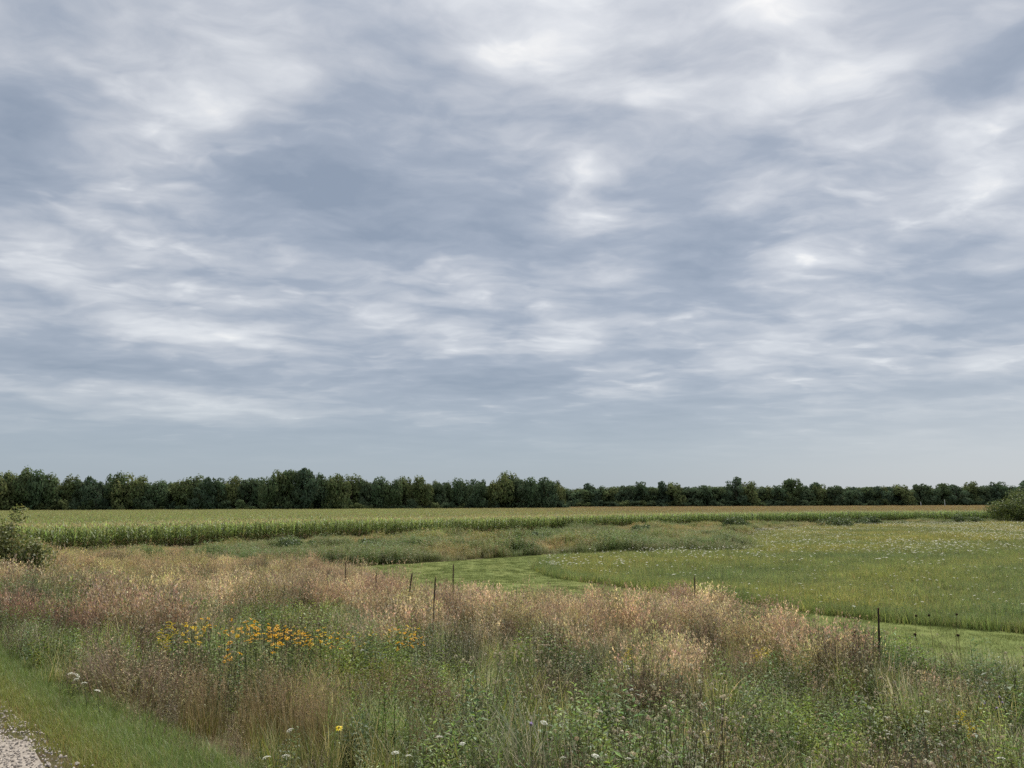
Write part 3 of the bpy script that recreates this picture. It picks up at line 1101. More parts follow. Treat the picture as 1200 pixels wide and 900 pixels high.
# ---------------------------------------------------------------- woods
def crown_shape(style, faces=1000, col_=(0.042, 0.06, 0.027)):
    """unit tree crown: height 1, radius about 0.5"""
    s = Shape()
    lobes = []
    if style == 'upright':
        for k in range(rnd.randint(4, 6)):
            a_ = rnd.uniform(0, 6.28)
            q = rnd.uniform(0.05, .27)
            hgt = rnd.uniform(.72, 1.0) if k else 1.0
            zc_ = hgt * .62
            lobes.append((q * math.cos(a_) * 1.2, q * math.sin(a_) * 1.2, zc_, rnd.uniform(.2, .3), hgt - zc_, 1.0))
        for k in range(9):
            a_ = rnd.uniform(0, 6.28)
            q = rnd.uniform(.22, .4)
            lobes.append((q * math.cos(a_), q * math.sin(a_), rnd.uniform(.16, .72), rnd.uniform(.12, .2), rnd.uniform(.07, .13), .9))
    else:
        for k in range(15):
            a_ = rnd.uniform(0, 6.28)
            q = rnd.uniform(.05, .4)
            z = rnd.uniform(.45, .82) if k else .82
            r_ = rnd.uniform(.11, .21)
            lobes.append((q * math.cos(a_), q * math.sin(a_), z, r_, r_ * rnd.uniform(.65, .95), 1.0))
        for k in range(7):
            a_ = rnd.uniform(0, 6.28)
            lobes.append((.32 * math.cos(a_), .32 * math.sin(a_), rnd.uniform(.15, .42), rnd.uniform(.17, .25), rnd.uniform(.13, .2), .9))
    wts = [l[3] * l[4] for l in lobes]
    for i in range(faces):
        lx, ly, lz, lr, lh, b_ = rnd.choices(lobes, wts)[0]
        v_ = Vector((rnd.gauss(0, 1), rnd.gauss(0, 1), rnd.gauss(0, 1))).normalized()
        q = rnd.uniform(.35, 1.08) ** .5
        taper = 1 - .1 * max(0, v_.z) if style == 'upright' else 1
        p_ = Vector((lx + v_.x * lr * q * taper, ly + v_.y * lr * q * taper, lz + v_.z * lh * q))
        nrm = v_ + Vector((rnd.gauss(0, .33), rnd.gauss(0, .33), rnd.gauss(0, .33)))
        s.chip(p_, rnd.uniform(.024, .05), vary(col_, .2, .08), nrm)
    return s


def trunk_shape():
    s = Shape()
    c = (0.09, 0.075, 0.06)
    s.tube([(0, 0, 0), (.01, 0, .3), (-.005, .01, .6), (0, 0, .85)], [.028, .02, .013, .005], c, 6)
    for k in range(6):
        a_ = k * 1.05 + rnd.uniform(-.3, .3)
        z = rnd.uniform(.22, .55)
        s.tube([(0, 0, z), (.14 * math.cos(a_), .14 * math.sin(a_), z + .12), (.27 * math.cos(a_), .27 * math.sin(a_), z + .3)], [.011, .007, .003], c, 4)
    return s


UP = [crown_shape('upright', 2600, c_) for c_ in ((0.105, 0.142, 0.068), (0.125, 0.152, 0.064), (0.095, 0.135, 0.072), (0.145, 0.168, 0.07), (0.108, 0.14, 0.064))]
RO = [crown_shape('round', 2600, c_) for c_ in ((0.085, 0.122, 0.068), (0.10, 0.135, 0.064), (0.08, 0.115, 0.07), (0.12, 0.148, 0.064), (0.09, 0.122, 0.068))]
UP_M = [s_.mesh('crown', CROWN) for s_ in UP]
RO_M = [s_.mesh('crown', CROWN) for s_ in RO]
TR_M = [trunk_shape().mesh('trunk', DRY) for i in range(4)]

LEFT = [(-220.1, 332.4, 17.7), (-216.7, 331.5, 18.8), (-215.9, 334.8, 18.5), (-209.5, 333.1, 20.7), (-204.4, 332.9, 19.2), (-201.2, 337.0, 17.8), (-198.9, 342.9, 16.5), (-194.1, 342.4, 17.3), (-189.3, 342.7, 16.5), (-181.1, 338.0, 16.7), (-175.2, 342.2, 18.7), (-169.3, 340.3, 18.2), (-164.5, 339.8, 16.7), (-160.5, 339.7, 14.4), (-156.4, 341.4, 14.8), (-156.1, 349.0, 15.4), (-152.0, 348.5, 14.3), (-148.3, 348.8, 15.8), (-143.7, 349.4, 17.7), (-136.8, 343.9, 16.3), (-133.0, 345.7, 16.8), (-128.3, 349.7, 17.3), (-126.1, 351.1, 16.5), (-121.0, 353.0, 17.8), (-115.4, 354.1, 16.6), (-109.2, 346.6, 17.5), (-106.1, 352.5, 19.6), (-101.8, 353.7, 20.4), (-95.8, 352.8, 21.5), (-90.0, 350.2, 20.6), (-86.1, 353.7, 18.0), (-78.8, 350.7, 17.9), (-74.9, 359.9, 17.8), (-67.7, 360.2, 16.6), (-61.4, 357.7, 16.9), (-55.2, 356.0, 15.7), (-50.2, 362.8, 17.1), (-41.9, 360.5, 16.9), (-34.4, 364.6, 15.5), (-24.4, 365.5, 16.2), (-16.2, 363.1, 16.5), (-6.2, 363.4, 17.7), (-1.4, 365.8, 19.0), (2.7, 364.7, 17.7), (8.6, 362.7, 16.4), (16.0, 365.1, 17.3), (21.5, 370.8, 15.4)]
RIGHT = [(36.9, 495.9, 13.2), (46.2, 497.0, 12.7), (53.6, 503.5, 16.1), (63.2, 501.1, 13.8), (74.8, 504.8, 16.0), (81.6, 504.9, 17.6), (91.4, 504.7, 14.3), (99.6, 512.0, 17.2), (105.4, 504.8, 16.4), (114.4, 507.8, 14.3), (122.5, 506.6, 15.3), (135.1, 512.1, 14.3), (147.1, 509.9, 19.8), (155.9, 511.6, 17.0), (166.4, 516.4, 14.8), (173.8, 513.1, 15.3), (184.9, 516.5, 19.3), (197.8, 521.1, 16.5), (203.5, 514.0, 15.2), (212.3, 514.5, 15.7), (221.8, 517.1, 14.0), (239.1, 524.0, 14.1), (250.5, 523.7, 14.1), (260.8, 521.1, 15.1), (274.8, 523.3, 16.8), (281.7, 522.6, 15.1), (291.3, 526.2, 16.3), (299.3, 523.0, 15.0), (313.7, 530.6, 16.9), (322.8, 533.4, 15.2), (332.7, 534.8, 17.5), (340.2, 533.5, 12.2)]


def tree(x, y, h, w, crown, label, group, rotz=None):
    e = put('woodland_tree', None, (x, y, float(ground_z(x, y)) - .1), rnd.uniform(0, 6.28) if rotz is None else rotz, (w, w, h))
    tag(e, label, 'tree', group)
    put('trunk', rnd.choice(TR_M), parent=e)
    put('crown', crown, parent=e)
    return e


ORD = ['first', 'second', 'third', 'fourth', 'fifth', 'sixth', 'seventh', 'eighth', 'ninth', 'tenth', 'eleventh', 'twelfth', 'thirteenth', 'fourteenth',
       'fifteenth', 'sixteenth', 'seventeenth', 'eighteenth', 'nineteenth', 'twentieth', 'twenty-first', 'twenty-second', 'twenty-third', 'twenty-fourth',
       'twenty-fifth', 'twenty-sixth', 'twenty-seventh', 'twenty-eighth', 'twenty-ninth', 'thirtieth', 'thirty-first', 'thirty-second', 'thirty-third']
SPECIAL_L = {3: 'tall pointed tree rising above its neighbours near the photo\'s left edge', 10: 'tall dark tree standing up over the lower trees left of the wood\'s dip',
             28: 'tallest broad dark tree crowning the high clump in the wood', 42: 'tall tree above the right part of the long wood', 46: 'last low tree at the right end of the near wood'}
SPECIAL_R = {0: 'low tree just right of the gap where the farther wood begins', 12: 'tallest rounded tree of the farther wood', 16: 'broad domed tree right of the tallest one in the farther wood',
             30: 'open crowned oak with sky showing through, left of the round green bush'}
for i, (x, y, h) in enumerate(LEFT):
    h *= 1.05
    side = 'left end' if i < 24 else 'right end'
    nth = ORD[i] if i < 24 else ORD[len(LEFT) - 1 - i]
    lab = SPECIAL_L.get(i, 'upright dark tree, %s crown from the %s of the long near wood' % (nth, side))
    w = rnd.uniform(11, 14) if h > 18.5 else rnd.uniform(8.5, 12)
    tree(x, y, h, w, (RO_M if i in (8, 9, 13, 16, 19, 20, 23, 26, 27, 28, 29, 31, 33, 36, 38, 40, 43, 45) else UP_M)[(i * 3) % 5], lab, 'trees of the long wood behind the corn')
for i, (x, y, h) in enumerate(RIGHT):
    h *= 1.13
    side = 'left end' if i < 16 else 'right end'
    nth = ORD[i] if i < 16 else ORD[len(RIGHT) - 1 - i]
    lab = SPECIAL_R.get(i, 'rounded dark tree, %s crown from the %s of the farther wood' % (nth, side))
    tree(x, y, h, rnd.uniform(13, 18), RO_M[i % 5], lab, 'trees of the farther wood on the right')
tree(271, 405, 16.5, 16, RO_M[2], 'dark tree cut off by the photo\'s right edge above the round bush', None)

# the depth of both woods, behind the trees one can tell apart
fill_up = [s_.mesh('wood_tree', CROWN_I) for s_ in UP + RO]
pts, sc = [], []
for row in range(4):
    for x in np.arange(-250, 24 - row * 1.5, 5.2):
        y = 338 + (x + 220) * .145 + 5 + row * 6.5 + rnd.uniform(-2.5, 2.5)
        h = rnd.uniform(13.5, 16.2)
        pts.append((x + rnd.uniform(-2, 2), y, -2.6))
        sc.append((rnd.uniform(7.5, 10), ) * 2 + (h,))
    for x in np.arange(30, 420, 7.5):
        y = 497 + (x - 37) * .115 + 4 + row * 8 + rnd.uniform(-3, 3)
        h = rnd.uniform(13.5, 16.5)
        pts.append((x + rnd.uniform(-3, 3), y, -2.6))
        sc.append((rnd.uniform(12, 16), ) * 2 + (h,))
scatter('wood_interior', fill_up, pts, np.array(sc), rng.normal(.9, .1, (len(pts), 1)) * np.ones((1, 3)), 'dark mass of trees filling the woods behind the corn', .02, 'woods')
pts, sc = [], []
for x in np.arange(-250, 26, 3.2):
    pts.append((x + rnd.uniform(-1, 1), 335 + (x + 220) * .145 - 4 + rnd.uniform(-2, 2), -2.7))
    sc.append((rnd.uniform(4, 7), ) * 2 + (rnd.uniform(4, 8),))
for x in np.arange(28, 420, 5):
    pts.append((x + rnd.uniform(-2, 2), 497 + (x - 37) * .115 - 5 + rnd.uniform(-2, 2), -2.7))
    sc.append((rnd.uniform(7, 10), ) * 2 + (rnd.uniform(4.5, 8),))
scatter('wood_undergrowth', [s_.mesh('wood_shrub', CROWN_I) for s_ in RO], pts, np.array(sc), rng.normal(.95, .16, (len(pts), 1)) * np.ones((1, 3)),
        'low shrubs and saplings along the foot of the woods', .03, 'undergrowth')

# ---------------------------------------------------------------- bushes
def bush(name, x, y, lobes, leaves, leaf, colours, label, cat='bush', stems=7):
    e = put(name, None, (x, y, float(ground_z(x, y)) - .03))
    tag(e, label, cat)
    st = Shape()
    for k in range(stems):
        lx, ly, lz, lr, lh = rnd.choice(lobes)
        st.tube([(lx * .15, ly * .15, 0), (lx * .6, ly * .6, lz * .55), (lx, ly, lz + lh * .4)], [.035, .022, .008], (0.10, 0.08, 0.06), 5)
    put('branches', st.mesh('branches', DRY), parent=e)
    s = Shape()
    wts = [l[3] * l[3] * l[4] for l in lobes]
    for i in range(leaves):
        lx, ly, lz, lr, lh = rnd.choices(lobes, wts)[0]
        v_ = Vector((rnd.gauss(0, 1), rnd.gauss(0, 1), rnd.gauss(0, 1))).normalized()
        q = rnd.uniform(.25, 1.1) ** .5 * (1 + rnd.gauss(0, .05))
        p_ = Vector((lx + v_.x * lr * q, ly + v_.y * lr * q, max(.02, lz + v_.z * lh * q)))
        s.chip(p_, leaf * rnd.uniform(.6, 1.3), vary(rnd.choice(colours), .3, .1), v_ + Vector((rnd.gauss(0, .8), rnd.gauss(0, .8), rnd.gauss(0, .8) + .3)))
    put('foliage', s.mesh('foliage', VEG), parent=e)
    return e


def lobe_set(nl, spread_, h, r):
    out = []
    for k in range(nl):
        a_ = rnd.uniform(0, 6.28)
        q = spread_ * math.sqrt(rnd.random())
        z = rnd.uniform(.25, .8) * h * (1 - .35 * q / spread_)
        out.append((q * math.cos(a_), q * math.sin(a_), z, r * rnd.uniform(.7, 1.2), r * rnd.uniform(.6, 1.0)))
    return out


BCOL = [(0.165, 0.18, 0.055), (0.125, 0.145, 0.042), (0.22, 0.21, 0.08), (0.10, 0.125, 0.036)]
bush('large_bush', -22.6, 34.5, lobe_set(24, 2.0, 2.7, .75) + [(1.1, -.6, 2.95, .42, .42), (-.6, 0, 2.5, .7, .5), (1.6, -.8, 1.4, .8, .8), (.6, -1, 1.9, .8, .8), (1.8, -.9, .8, .7, .7), (.8, -1.4, .7, .9, .8), (-.6, -1.5, .9, 1, .9), (2.1, -.6, 1.3, .5, .5)], 22000, .062, BCOL,
     'large leafy olive green bush at the photo\'s left edge before the corn')
bush('round_bush', 106.5, 163, lobe_set(22, 5.2, 6.0, 2.0) + [(0, 0, 4.9, 2.8, 2.2), (-3, -1, 2.6, 2.4, 2.2), (3, -1, 2.8, 2.4, 2.2), (0, -2, 2, 3, 2)], 15000, .15,
     [(0.095, 0.125, 0.032), (0.075, 0.10, 0.028), (0.12, 0.145, 0.036)], 'big round green bush before the woods at the photo\'s right edge')
for i, (x, y, w, h, lab) in enumerate((
        (-12.5, 70, 1.6, 1.5, 'dark green weedy shrub left of the mown strip\'s far end, beside tan grass'),
        (-9.2, 68, 1.2, 1.5, 'rounded dark shrub directly above the left end of the mown strip'),
        (-19.5, 72, 1.8, 1.3, 'low spreading shrub in the weeds before the left corn edge'),
        (-2.0, 84, 1.5, 1.2, 'small green shrub in the weeds above the middle of the mown strip'),
        (2.2, 88, 1.4, 1.4, 'leafy shrub against the corn just left of the tan weed patch'),
        (17, 105, 2.0, 1.7, 'green shrub at the corn edge behind the tan weed patch'),
        (37, 128, 2.4, 2.0, 'dark shrub standing before the corn left of the meadow\'s middle'),
        (58, 140, 3.2, 2.0, 'broad green shrub at the far meadow edge before the corn'),
        (66, 146, 2.4, 1.9, 'smaller shrub right beside the broad one at the far meadow edge'),
        (92, 158, 2.6, 1.9, 'low shrub left of the big round bush at the corn edge'))):
    bush('weedy_shrub', x, y, lobe_set(9, w, h, .5 * w * .8), 2600, .06 + .0006 * y, [(0.085, 0.12, 0.04), (0.065, 0.095, 0.03), (0.11, 0.14, 0.05)], lab, 'shrub', 4)


# ---------------------------------------------------------------- stake, dried stalks, field posts
def dried_stalk(x, y, h, r, lean, bow, label):
    z = float(ground_z(x, y))
    e = put('dried_stalk', None, (x, y, z - .02), rot=(0, lean, 0))
    tag(e, label, 'stalk', 'dark dried flower stalks above the tall grass')
    s = Shape()
    n_ = 6
    r *= .72
    h *= .96
    f0 = .72
    s.tube([(bow * (k / n_ * f0) ** 2, 0, h * f0 * k / n_) for k in range(n_ + 1)], [r * .7] * (n_ + 1), (0.12, 0.09, 0.06), 6)
    put('stem', s.mesh('stem', DRY), parent=e)
    s = Shape()
    pts_ = [(bow * (f0 + (1 - f0) * k / 9) ** 2, 0, h * (f0 + (1 - f0) * k / 9)) for k in range(10)]
    s.tube(pts_, [r * (.8 if k == 0 else (.35 if k == 9 else rnd.uniform(.85, 1.15))) for k in range(10)], (0.10, 0.075, 0.055), 7)
    for k in range(90):
        q = Vector(pts_[rnd.randint(0, 8)]) + Vector((rnd.gauss(0, r * .8), rnd.gauss(0, r * .8), rnd.uniform(0, h * .04)))
        s.chip(q, r * .35, vary((0.11, 0.08, 0.055), .4))
    put('seed_spike', s.mesh('seed_spike', DRY), parent=e)


dried_stalk(-6.38, 30, 1.93, .026, 0, .02, 'thin straight dark dried stalk, leftmost of those above the rosy grass')
dried_stalk(-4.53, 26, 1.78, .022, 0, .03, 'short faint dried stalk half sunk in the tan grass')
dried_stalk(-3.25, 24, 1.94, .030, .05, .10, 'dark dried stalk bending over to the right before the mown strip')
dried_stalk(-1.92, 19, 2.09, .026, .0, .06, 'tall dried stalk with a slightly crooked top and long bare stem')
dried_stalk(-1.97, 26, 2.15, .030, 0, .01, 'straight thick dark stalk standing out against the mown strip')
dried_stalk(6.2, 27, 1.76, .026, 0, .02, 'lone dark stalk before the meadow\'s near edge')

s = Shape()
s.tube([(0, 0, 0), (0, 0, .6), (.005, 0, 1.2), (0, 0, 1.8)], [.024, .023, .022, .018], (0.05, 0.038, 0.032), 6)
stake = put('stake', None, (7.72, 17, float(ground_z(7.72, 17)) - .03), rot=(0, .06, 0))
tag(stake, 'thin dark brown stake standing upright out of the right foreground grass', 'stake')
put('shaft', s.mesh('shaft', DRY), parent=stake)
s = Shape()
s.tube([(0, 0, 0), (0, 0, .012), (0, 0, .03)], [.021, .021, .012], (0.09, 0.05, 0.035), 6)
put('cap', s.mesh('cap', DRY), (0, 0, 1.785), parent=stake)

WHITE = surface_material('white_paint', lambda N, P: N.mix(N.noise(P, 2, 3), (0.6, .6, .58), (.75, .75, .73)), .6)
for x, y, h, lab in ((230.9, 415.2, 5.6, 'thin pale pole beyond the corn before the farther wood'), (219.5, 417.9, 4.5, 'short pale marker left of the thin pole before the farther wood')):
    s = Shape()
    s.tube([(0, 0, 0), (0, 0, h * .5), (0, 0, h)], [.16, .15, .12], (.7, .7, .68), 8)
    e = put('pale_pole', None, (x, y, float(ground_z(x, y))))
    tag(e, lab, 'pole')
    put('shaft', s.mesh('shaft', WHITE), parent=e)
    s = Shape()
    s.tube([(0, 0, 0), (0, 0, .15)], [.2, .1], (.7, .7, .68), 8)
    put('cap', s.mesh('cap', WHITE), (0, 0, h), parent=e)


# ---------------------------------------------------------------- flowers
def thin_stem(h, colour, leaves=8, leaf=.06, bend=.05):
    s = Shape()
    a_ = rnd.uniform(0, 6.28)
    top = Vector((bend * math.cos(a_), bend * math.sin(a_), h))
    s.tube([(0, 0, 0), top * .5 + Vector((0, 0, .0)) - Vector((bend * .2 * math.cos(a_), 0, 0)), top], [.0035, .003, .002], colour, 4)
    for k in range(leaves):
        f = rnd.uniform(.08, .85)
        a2 = rnd.uniform(0, 6.28)
        s.leaf(top * f, (math.cos(a2), math.sin(a2), .5), leaf * rnd.uniform(.6, 1.2), leaf * .25, vary(GREEN, .25), .4)
    return s, top


def umbel(r):
    s = Shape()
    for k in range(46):
        a_ = k * 2.39996
        q = r * math.sqrt(k / 46)
        p_ = Vector((q * math.cos(a_), q * math.sin(a_), .012 * (1 - (q / r) ** 2) + rnd.uniform(-.002, .002)))
        s.chip(p_, r * .15, vary((.74, .74, .66), .08, .02), (rnd.gauss(0, .25), rnd.gauss(0, .25), 1))
    for k in range(9):
        a_ = k * .698
        s.blade((0, 0, -.05), a_, r * .95 + .02, .003, .55, .3, (0.15, .18, .07), 2)
    return s


LACE = []
for i in range(5):
    st, top = thin_stem(1.0, (0.13, .15, .06))
    LACE.append((st.mesh('stem', VEG), umbel(rnd.uniform(.026, .037)).mesh('flower_head', VEG), top))


def lace(x, y, h, label, group, size=1.0):
    k = rnd.randrange(5)
    e = put('wild_carrot', None, (x, y, float(ground_z(x, y)) - .02), rnd.uniform(0, 6.28))
    tag(e, label, 'flower', group)
    st = put('stem', LACE[k][0], scale=(1, 1, h), parent=e)
    top = LACE[k][2]
    put('flower_head', LACE[k][1], (top.x, top.y, h), scale=size, parent=e, rot=(rnd.gauss(0, .22), rnd.gauss(0, .22), 0))


def hfac(x, y):
    return float(max(np.clip(.30 + .25 * (slope_s(x, y) - .5), .28, 1.0), .74 * min(1, max(0, (-x - 1.9) / .9))))


NEAR_LACE = [(1.37, 21.66), (1.81, 20.1), (1.81, 19.26), (1.65, 25.2), (1.41, 11.39), (0.74, 7.43), (1.91, 13.86), (1.89, 13.32), (1.89, 13.12), (1.58, 10.49), (1.27, 11.28), (2.89, 11.53), (3.46, 13.18), (4.69, 10.14), (4.0, 8.76), (4.18, 8.99), (4.39, 8.35), (6.73, 12.27), (5.55, 10.76), (4.81, 8.01), (5.28, 9.39), (1.77, 8.61), (2.41, 9.51), (0.22, 6.41)]
for x, y in NEAR_LACE:
    lab = ('white wild carrot bloom at the far edge of the tan grass near the goldenrod' if y > 18 else
           'white flat topped wild carrot bloom among the right foreground weeds' if x > 3.8 else
           'white wild carrot bloom in the short column beside the small goldenrod' if 1.85 < x < 1.95 else
           'white flat topped wild carrot bloom in the green weeds right of bottom centre')
    lace(x, y, .93 * hfac(x, y), lab, 'white wild carrot in the near grass', rnd.uniform(.85, 1.15))
for x, y in [(-2.77, 13.69), (-2.09, 10.85), (-4.76, 17.54), (-4.9, 19), (-9.5, 22), (-7.6, 17.2), (-11, 25)]:
    lace(x, y, .95 * hfac(x, y), 'white wild carrot bloom in the dry grass beyond the yellow flowers', 'white wild carrot in the far dry grass', rnd.uniform(.85, 1.15))
for x, y in [(-0.71, 5.15), (-0.61, 5.13), (0.52, 5.47), (0.76, 5.45), (0.31, 5.39), (-0.38, 5.59), (-0.49, 5.75), (-1.42, 4.79), (-1.41, 4.89), (-1.49, 5.55)]:
    lace(x, y, .9 * hfac(x, y) + .04, 'white wild carrot bloom at the very bottom edge of the photo', 'white wild carrot along the bottom edge', rnd.uniform(.7, 1.0))
for x, y in [(-3.96, 7.17), (-3.56, 6.77), (-3.88, 7.09), (-3.3, 6.5), (-3.75, 7.0)]:
    lace(x, y, .30, 'low white wild carrot bloom at the edge of the path verge', 'low white wild carrot beside the verge', rnd.uniform(.8, 1.1))

# meadow blooms: the larger ones singly
x, y = random_in(MEADOW, .55)
d_ = vnoise(x, y, 11, 51) * .8 + vnoise(x, y, 3, 52) * .5 + .35 * gauss2(x, y, 22, 55, 14, 16) + .2 * gauss2(x, y, 45, 90, 30, 40)
m = rng.random(len(x)) < np.clip(d_ * 2.6 - 1.2, 0, 1)
x, y = x[m], y[m]
order = np.argsort(y)
x, y = x[order], y[order]
fixed = [(8.93, 31.61), (9.44, 31.61), (9.57, 30.72), (11.07, 28.58), (11.72, 27.38)]
for X, Y in fixed:
    lace(X, Y, .66, 'large pale bloom at the dark near edge of the meadow', 'blooms along the meadow\'s near edge', 1.9)
n_single = min(len(x), 285)
for X, Y in zip(x[:n_single], y[:n_single]):
    lace(float(X), float(Y), rnd.uniform(.46, .70), 'small white wild carrot bloom in the green meadow', 'white blooms dotted over the meadow', rnd.uniform(1.1, 2.0))
far_bloom = []
for i in range(4):
    s = Shape()
    s.blade((0, 0, 0), 0, .5, .006, .05, .1, (0.13, .15, .06), 2)
    for k in range(16):
        a_ = k * 2.4
        q = .06 * math.sqrt(k / 16)
        s.chip((q * math.cos(a_), q * math.sin(a_), .5), .018, (.74, .74, .66), (rnd.gauss(0, .4), rnd.gauss(0, .4), 1))
    far_bloom.append(s.mesh('far_bloom', VEG_I))
x2, y2 = random_in(MEADOW, 2.2)
d2 = vnoise(x2, y2, 11, 51) * .8 + vnoise(x2, y2, 4, 53) * .5 + .2 * gauss2(x2, y2, 45, 90, 40, 40)
m = (rng.random(len(x2)) < np.clip(d2 * 1.5 - .72, 0, 1)) & (y2 > (y[n_single - 1] if n_single else 50))
x2, y2 = x2[m], y2[m]
scatter('meadow_blooms', far_bloom, at_ground(x2, y2), rng.uniform(.9, 1.4, len(x2)), rng.uniform(.7, 1.0, (len(x2), 1)) * np.ones((1, 3)), 'haze of tiny white blooms across the far meadow', .15, 'flowers')


# yellow coneflowers
def daisy_head(r, petal, n_=11):
    s = Shape()
    for k in range(n_):
        a_ = 6.283 * k / n_ + rnd.uniform(-.15, .15)
        s.leaf((.2 * r * math.cos(a_), .2 * r * math.sin(a_), 0), (math.cos(a_), math.sin(a_), rnd.uniform(-.35, .1)), r, r * .42, vary(petal, .15, .08), .15)
    s.ball((0, 0, .004), r * .27, (0.06, .03, .015), 6, .9)
    return s


HEADS_O = [daisy_head(.03, (.74, .41, .02)).mesh('flower_head', VEG) for i in range(3)]
HEADS_Y = [daisy_head(.028, (.78, .55, .03)).mesh('flower_head', VEG) for i in range(3)]
SUSAN_ST = [thin_stem(1.0, (0.11, .13, .05), 14, .09, .03) for i in range(3)]
SUSAN_ME = [(a_[0].mesh('stem', VEG), a_[1]) for a_ in SUSAN_ST]


def susan(x, y, h, heads, label, group):
    e = put('yellow_coneflower', None, (x, y, float(ground_z(x, y)) - .02), rnd.uniform(0, 6.28))
    tag(e, label, 'flower', group)
    for k in range(rnd.randint(3, 5)):
        me, top = rnd.choice(SUSAN_ME)
        ox, oy = rad_point(.12)
        hh = h * rnd.uniform(.82, 1.08)
        put('stem', me, (ox, oy, 0), scale=(1, 1, hh), parent=e)
        put('flower_head', rnd.choice(heads), (ox + top.x, oy + top.y, hh), parent=e, scale=rnd.uniform(.65, 1.05),
            rot=(rnd.gauss(.2, .4), rnd.gauss(0, .4), rnd.uniform(0, 6)))


for cx, cy, rx, ry, cnt, heads, lab in (
        (-4.15, 10.7, .5, .7, 8, HEADS_Y, 'yellow coneflower clump at the left of the big flower patch'),
        (-3.75, 11.6, .6, .9, 12, HEADS_O, 'orange coneflower clump in the middle of the big flower patch'),
        (-3.35, 11.4, .5, .8, 10, HEADS_O, 'orange coneflower clump towards the right of the big flower patch'),
        (-3.35, 12.6, .6, .9, 9, HEADS_Y, 'yellow coneflower clump at the back of the big flower patch'),
        (-2.75, 11.9, .3, .5, 4, HEADS_O, 'orange coneflower clump on its own right of the big patch'),
        (-2.75, 13.6, .5, .8, 6, HEADS_Y, 'yellow coneflower clump between the big patch and the small middle patch'),
        (-2.12, 14.9, .35, .7, 8, HEADS_O, 'orange coneflower clump in the small patch nearer the middle'),
        (-2.05, 16.6, .35, .8, 6, HEADS_Y, 'yellow coneflower clump at the back of the small middle patch'),
        (-3.25, 9.4, .35, .5, 3, HEADS_O, 'low orange coneflower clump below the big flower patch')):
    for k in range(int(cnt * 1.4)):
        x, y = cx + rnd.gauss(0, rx * .6), cy + rnd.gauss(0, ry * .6)
        susan(x, y, 1.0 * hfac(x, y), heads, lab, 'yellow and orange coneflowers')


def goldenrod(x, y, h, label):
    e = put('goldenrod', None, (x, y, float(ground_z(x, y)) - .02), rnd.uniform(0, 6.28))
    tag(e, label, 'flower', 'goldenrod plumes')
    for j in range(4):
        st, top = thin_stem(h * rnd.uniform(.8, 1.05), (0.12, .14, .05), 26, .08, .08)
        ox, oy = rad_point(.12)
        put('stem', st.mesh('stem', VEG), (ox, oy, 0), parent=e)
        s = Shape()
        for k in range(9):
            a_ = rnd.uniform(0, 6.28)
            L = rnd.uniform(.05, .11)
            for q in range(14):
                f = q / 14
                s.chip((L * f * math.cos(a_) + rnd.gauss(0, .006), L * f * math.sin(a_) + rnd.gauss(0, .006), -.02 * k + .05 * f - .04 * f * f), .008, vary((.52, .42, .03), .25, .06))
        put('flower_plume', s.mesh('flower_plume', VEG), (ox + top.x, oy + top.y, top.z + .03), parent=e)


goldenrod(-4.14, 9.59, .82, 'bright yellow goldenrod plume left of the orange flower patch')
goldenrod(2.04, 23.19, 1.05, 'yellow green goldenrod among the rosy grass near the belt\'s far rim')
goldenrod(2.09, 14.64, 1.02, 'small goldenrod plume above a column of white blooms in the middle')
goldenrod(5.06, 16.27, 1.02, 'pale yellow goldenrod at the right end of the rosy grass')
goldenrod(6.0, 10.6, .9, 'dull yellow goldenrod low in the right foreground')


def bergamot(x, y, h, label):
    e = put('bergamot', None, (x, y, float(ground_z(x, y)) - .02), rnd.uniform(0, 6.28))
    tag(e, label, 'flower', 'lavender bergamot flowers')
    st, top = thin_stem(h, (0.12, .12, .06), 12, .06)
    put('stem', st.mesh('stem', VEG), parent=e)
    s = Shape()
    for k in range(40):
        a_ = rnd.uniform(0, 6.28)
        s.blade((0, 0, 0), a_, rnd.uniform(.02, .034), .005, rnd.uniform(.1, 1.5), .5, vary((.42, .33, .56), .2, .06), 2)
    s.ball((0, 0, 0), .011, (.22, .18, .2), 6)
    put('flower_head', s.mesh('flower_head', VEG), tuple(top), parent=e)


for x, y, lab in ((6.72, 11.47, 'lavender bergamot flower, lower left of the cluster by the right edge'), (7.28, 12.07, 'lavender bergamot flower, upper one of the cluster by the right edge'),
                  (7.13, 11.68, 'lavender bergamot flower, right one of the cluster by the right edge'), (6.64, 11.18, 'lavender bergamot flower, lowest of the cluster by the right edge'),
                  (8.85, 14.19, 'lavender bergamot flower touching the photo\'s right edge'), (0.16, 6.27, 'single lavender flower near the bottom middle')):
    bergamot(x, y, .95 * hfac(x, y), lab)

# the one bright yellow bloom by the bottom
e = put('yellow_daisy', None, (-1.27, 6.15, float(ground_z(-1.27, 6.15)) - .02))
tag(e, 'single bright yellow daisy near the bottom left of the middle', 'flower')
st, top = thin_stem(.5, (0.11, .13, .05), 6, .06)
put('stem', st.mesh('stem', VEG), parent=e)
put('flower_head', daisy_head(.026, (.85, .66, .02), 14).mesh('flower_head', VEG), tuple(top), parent=e, rot=(.5, 0, 0))


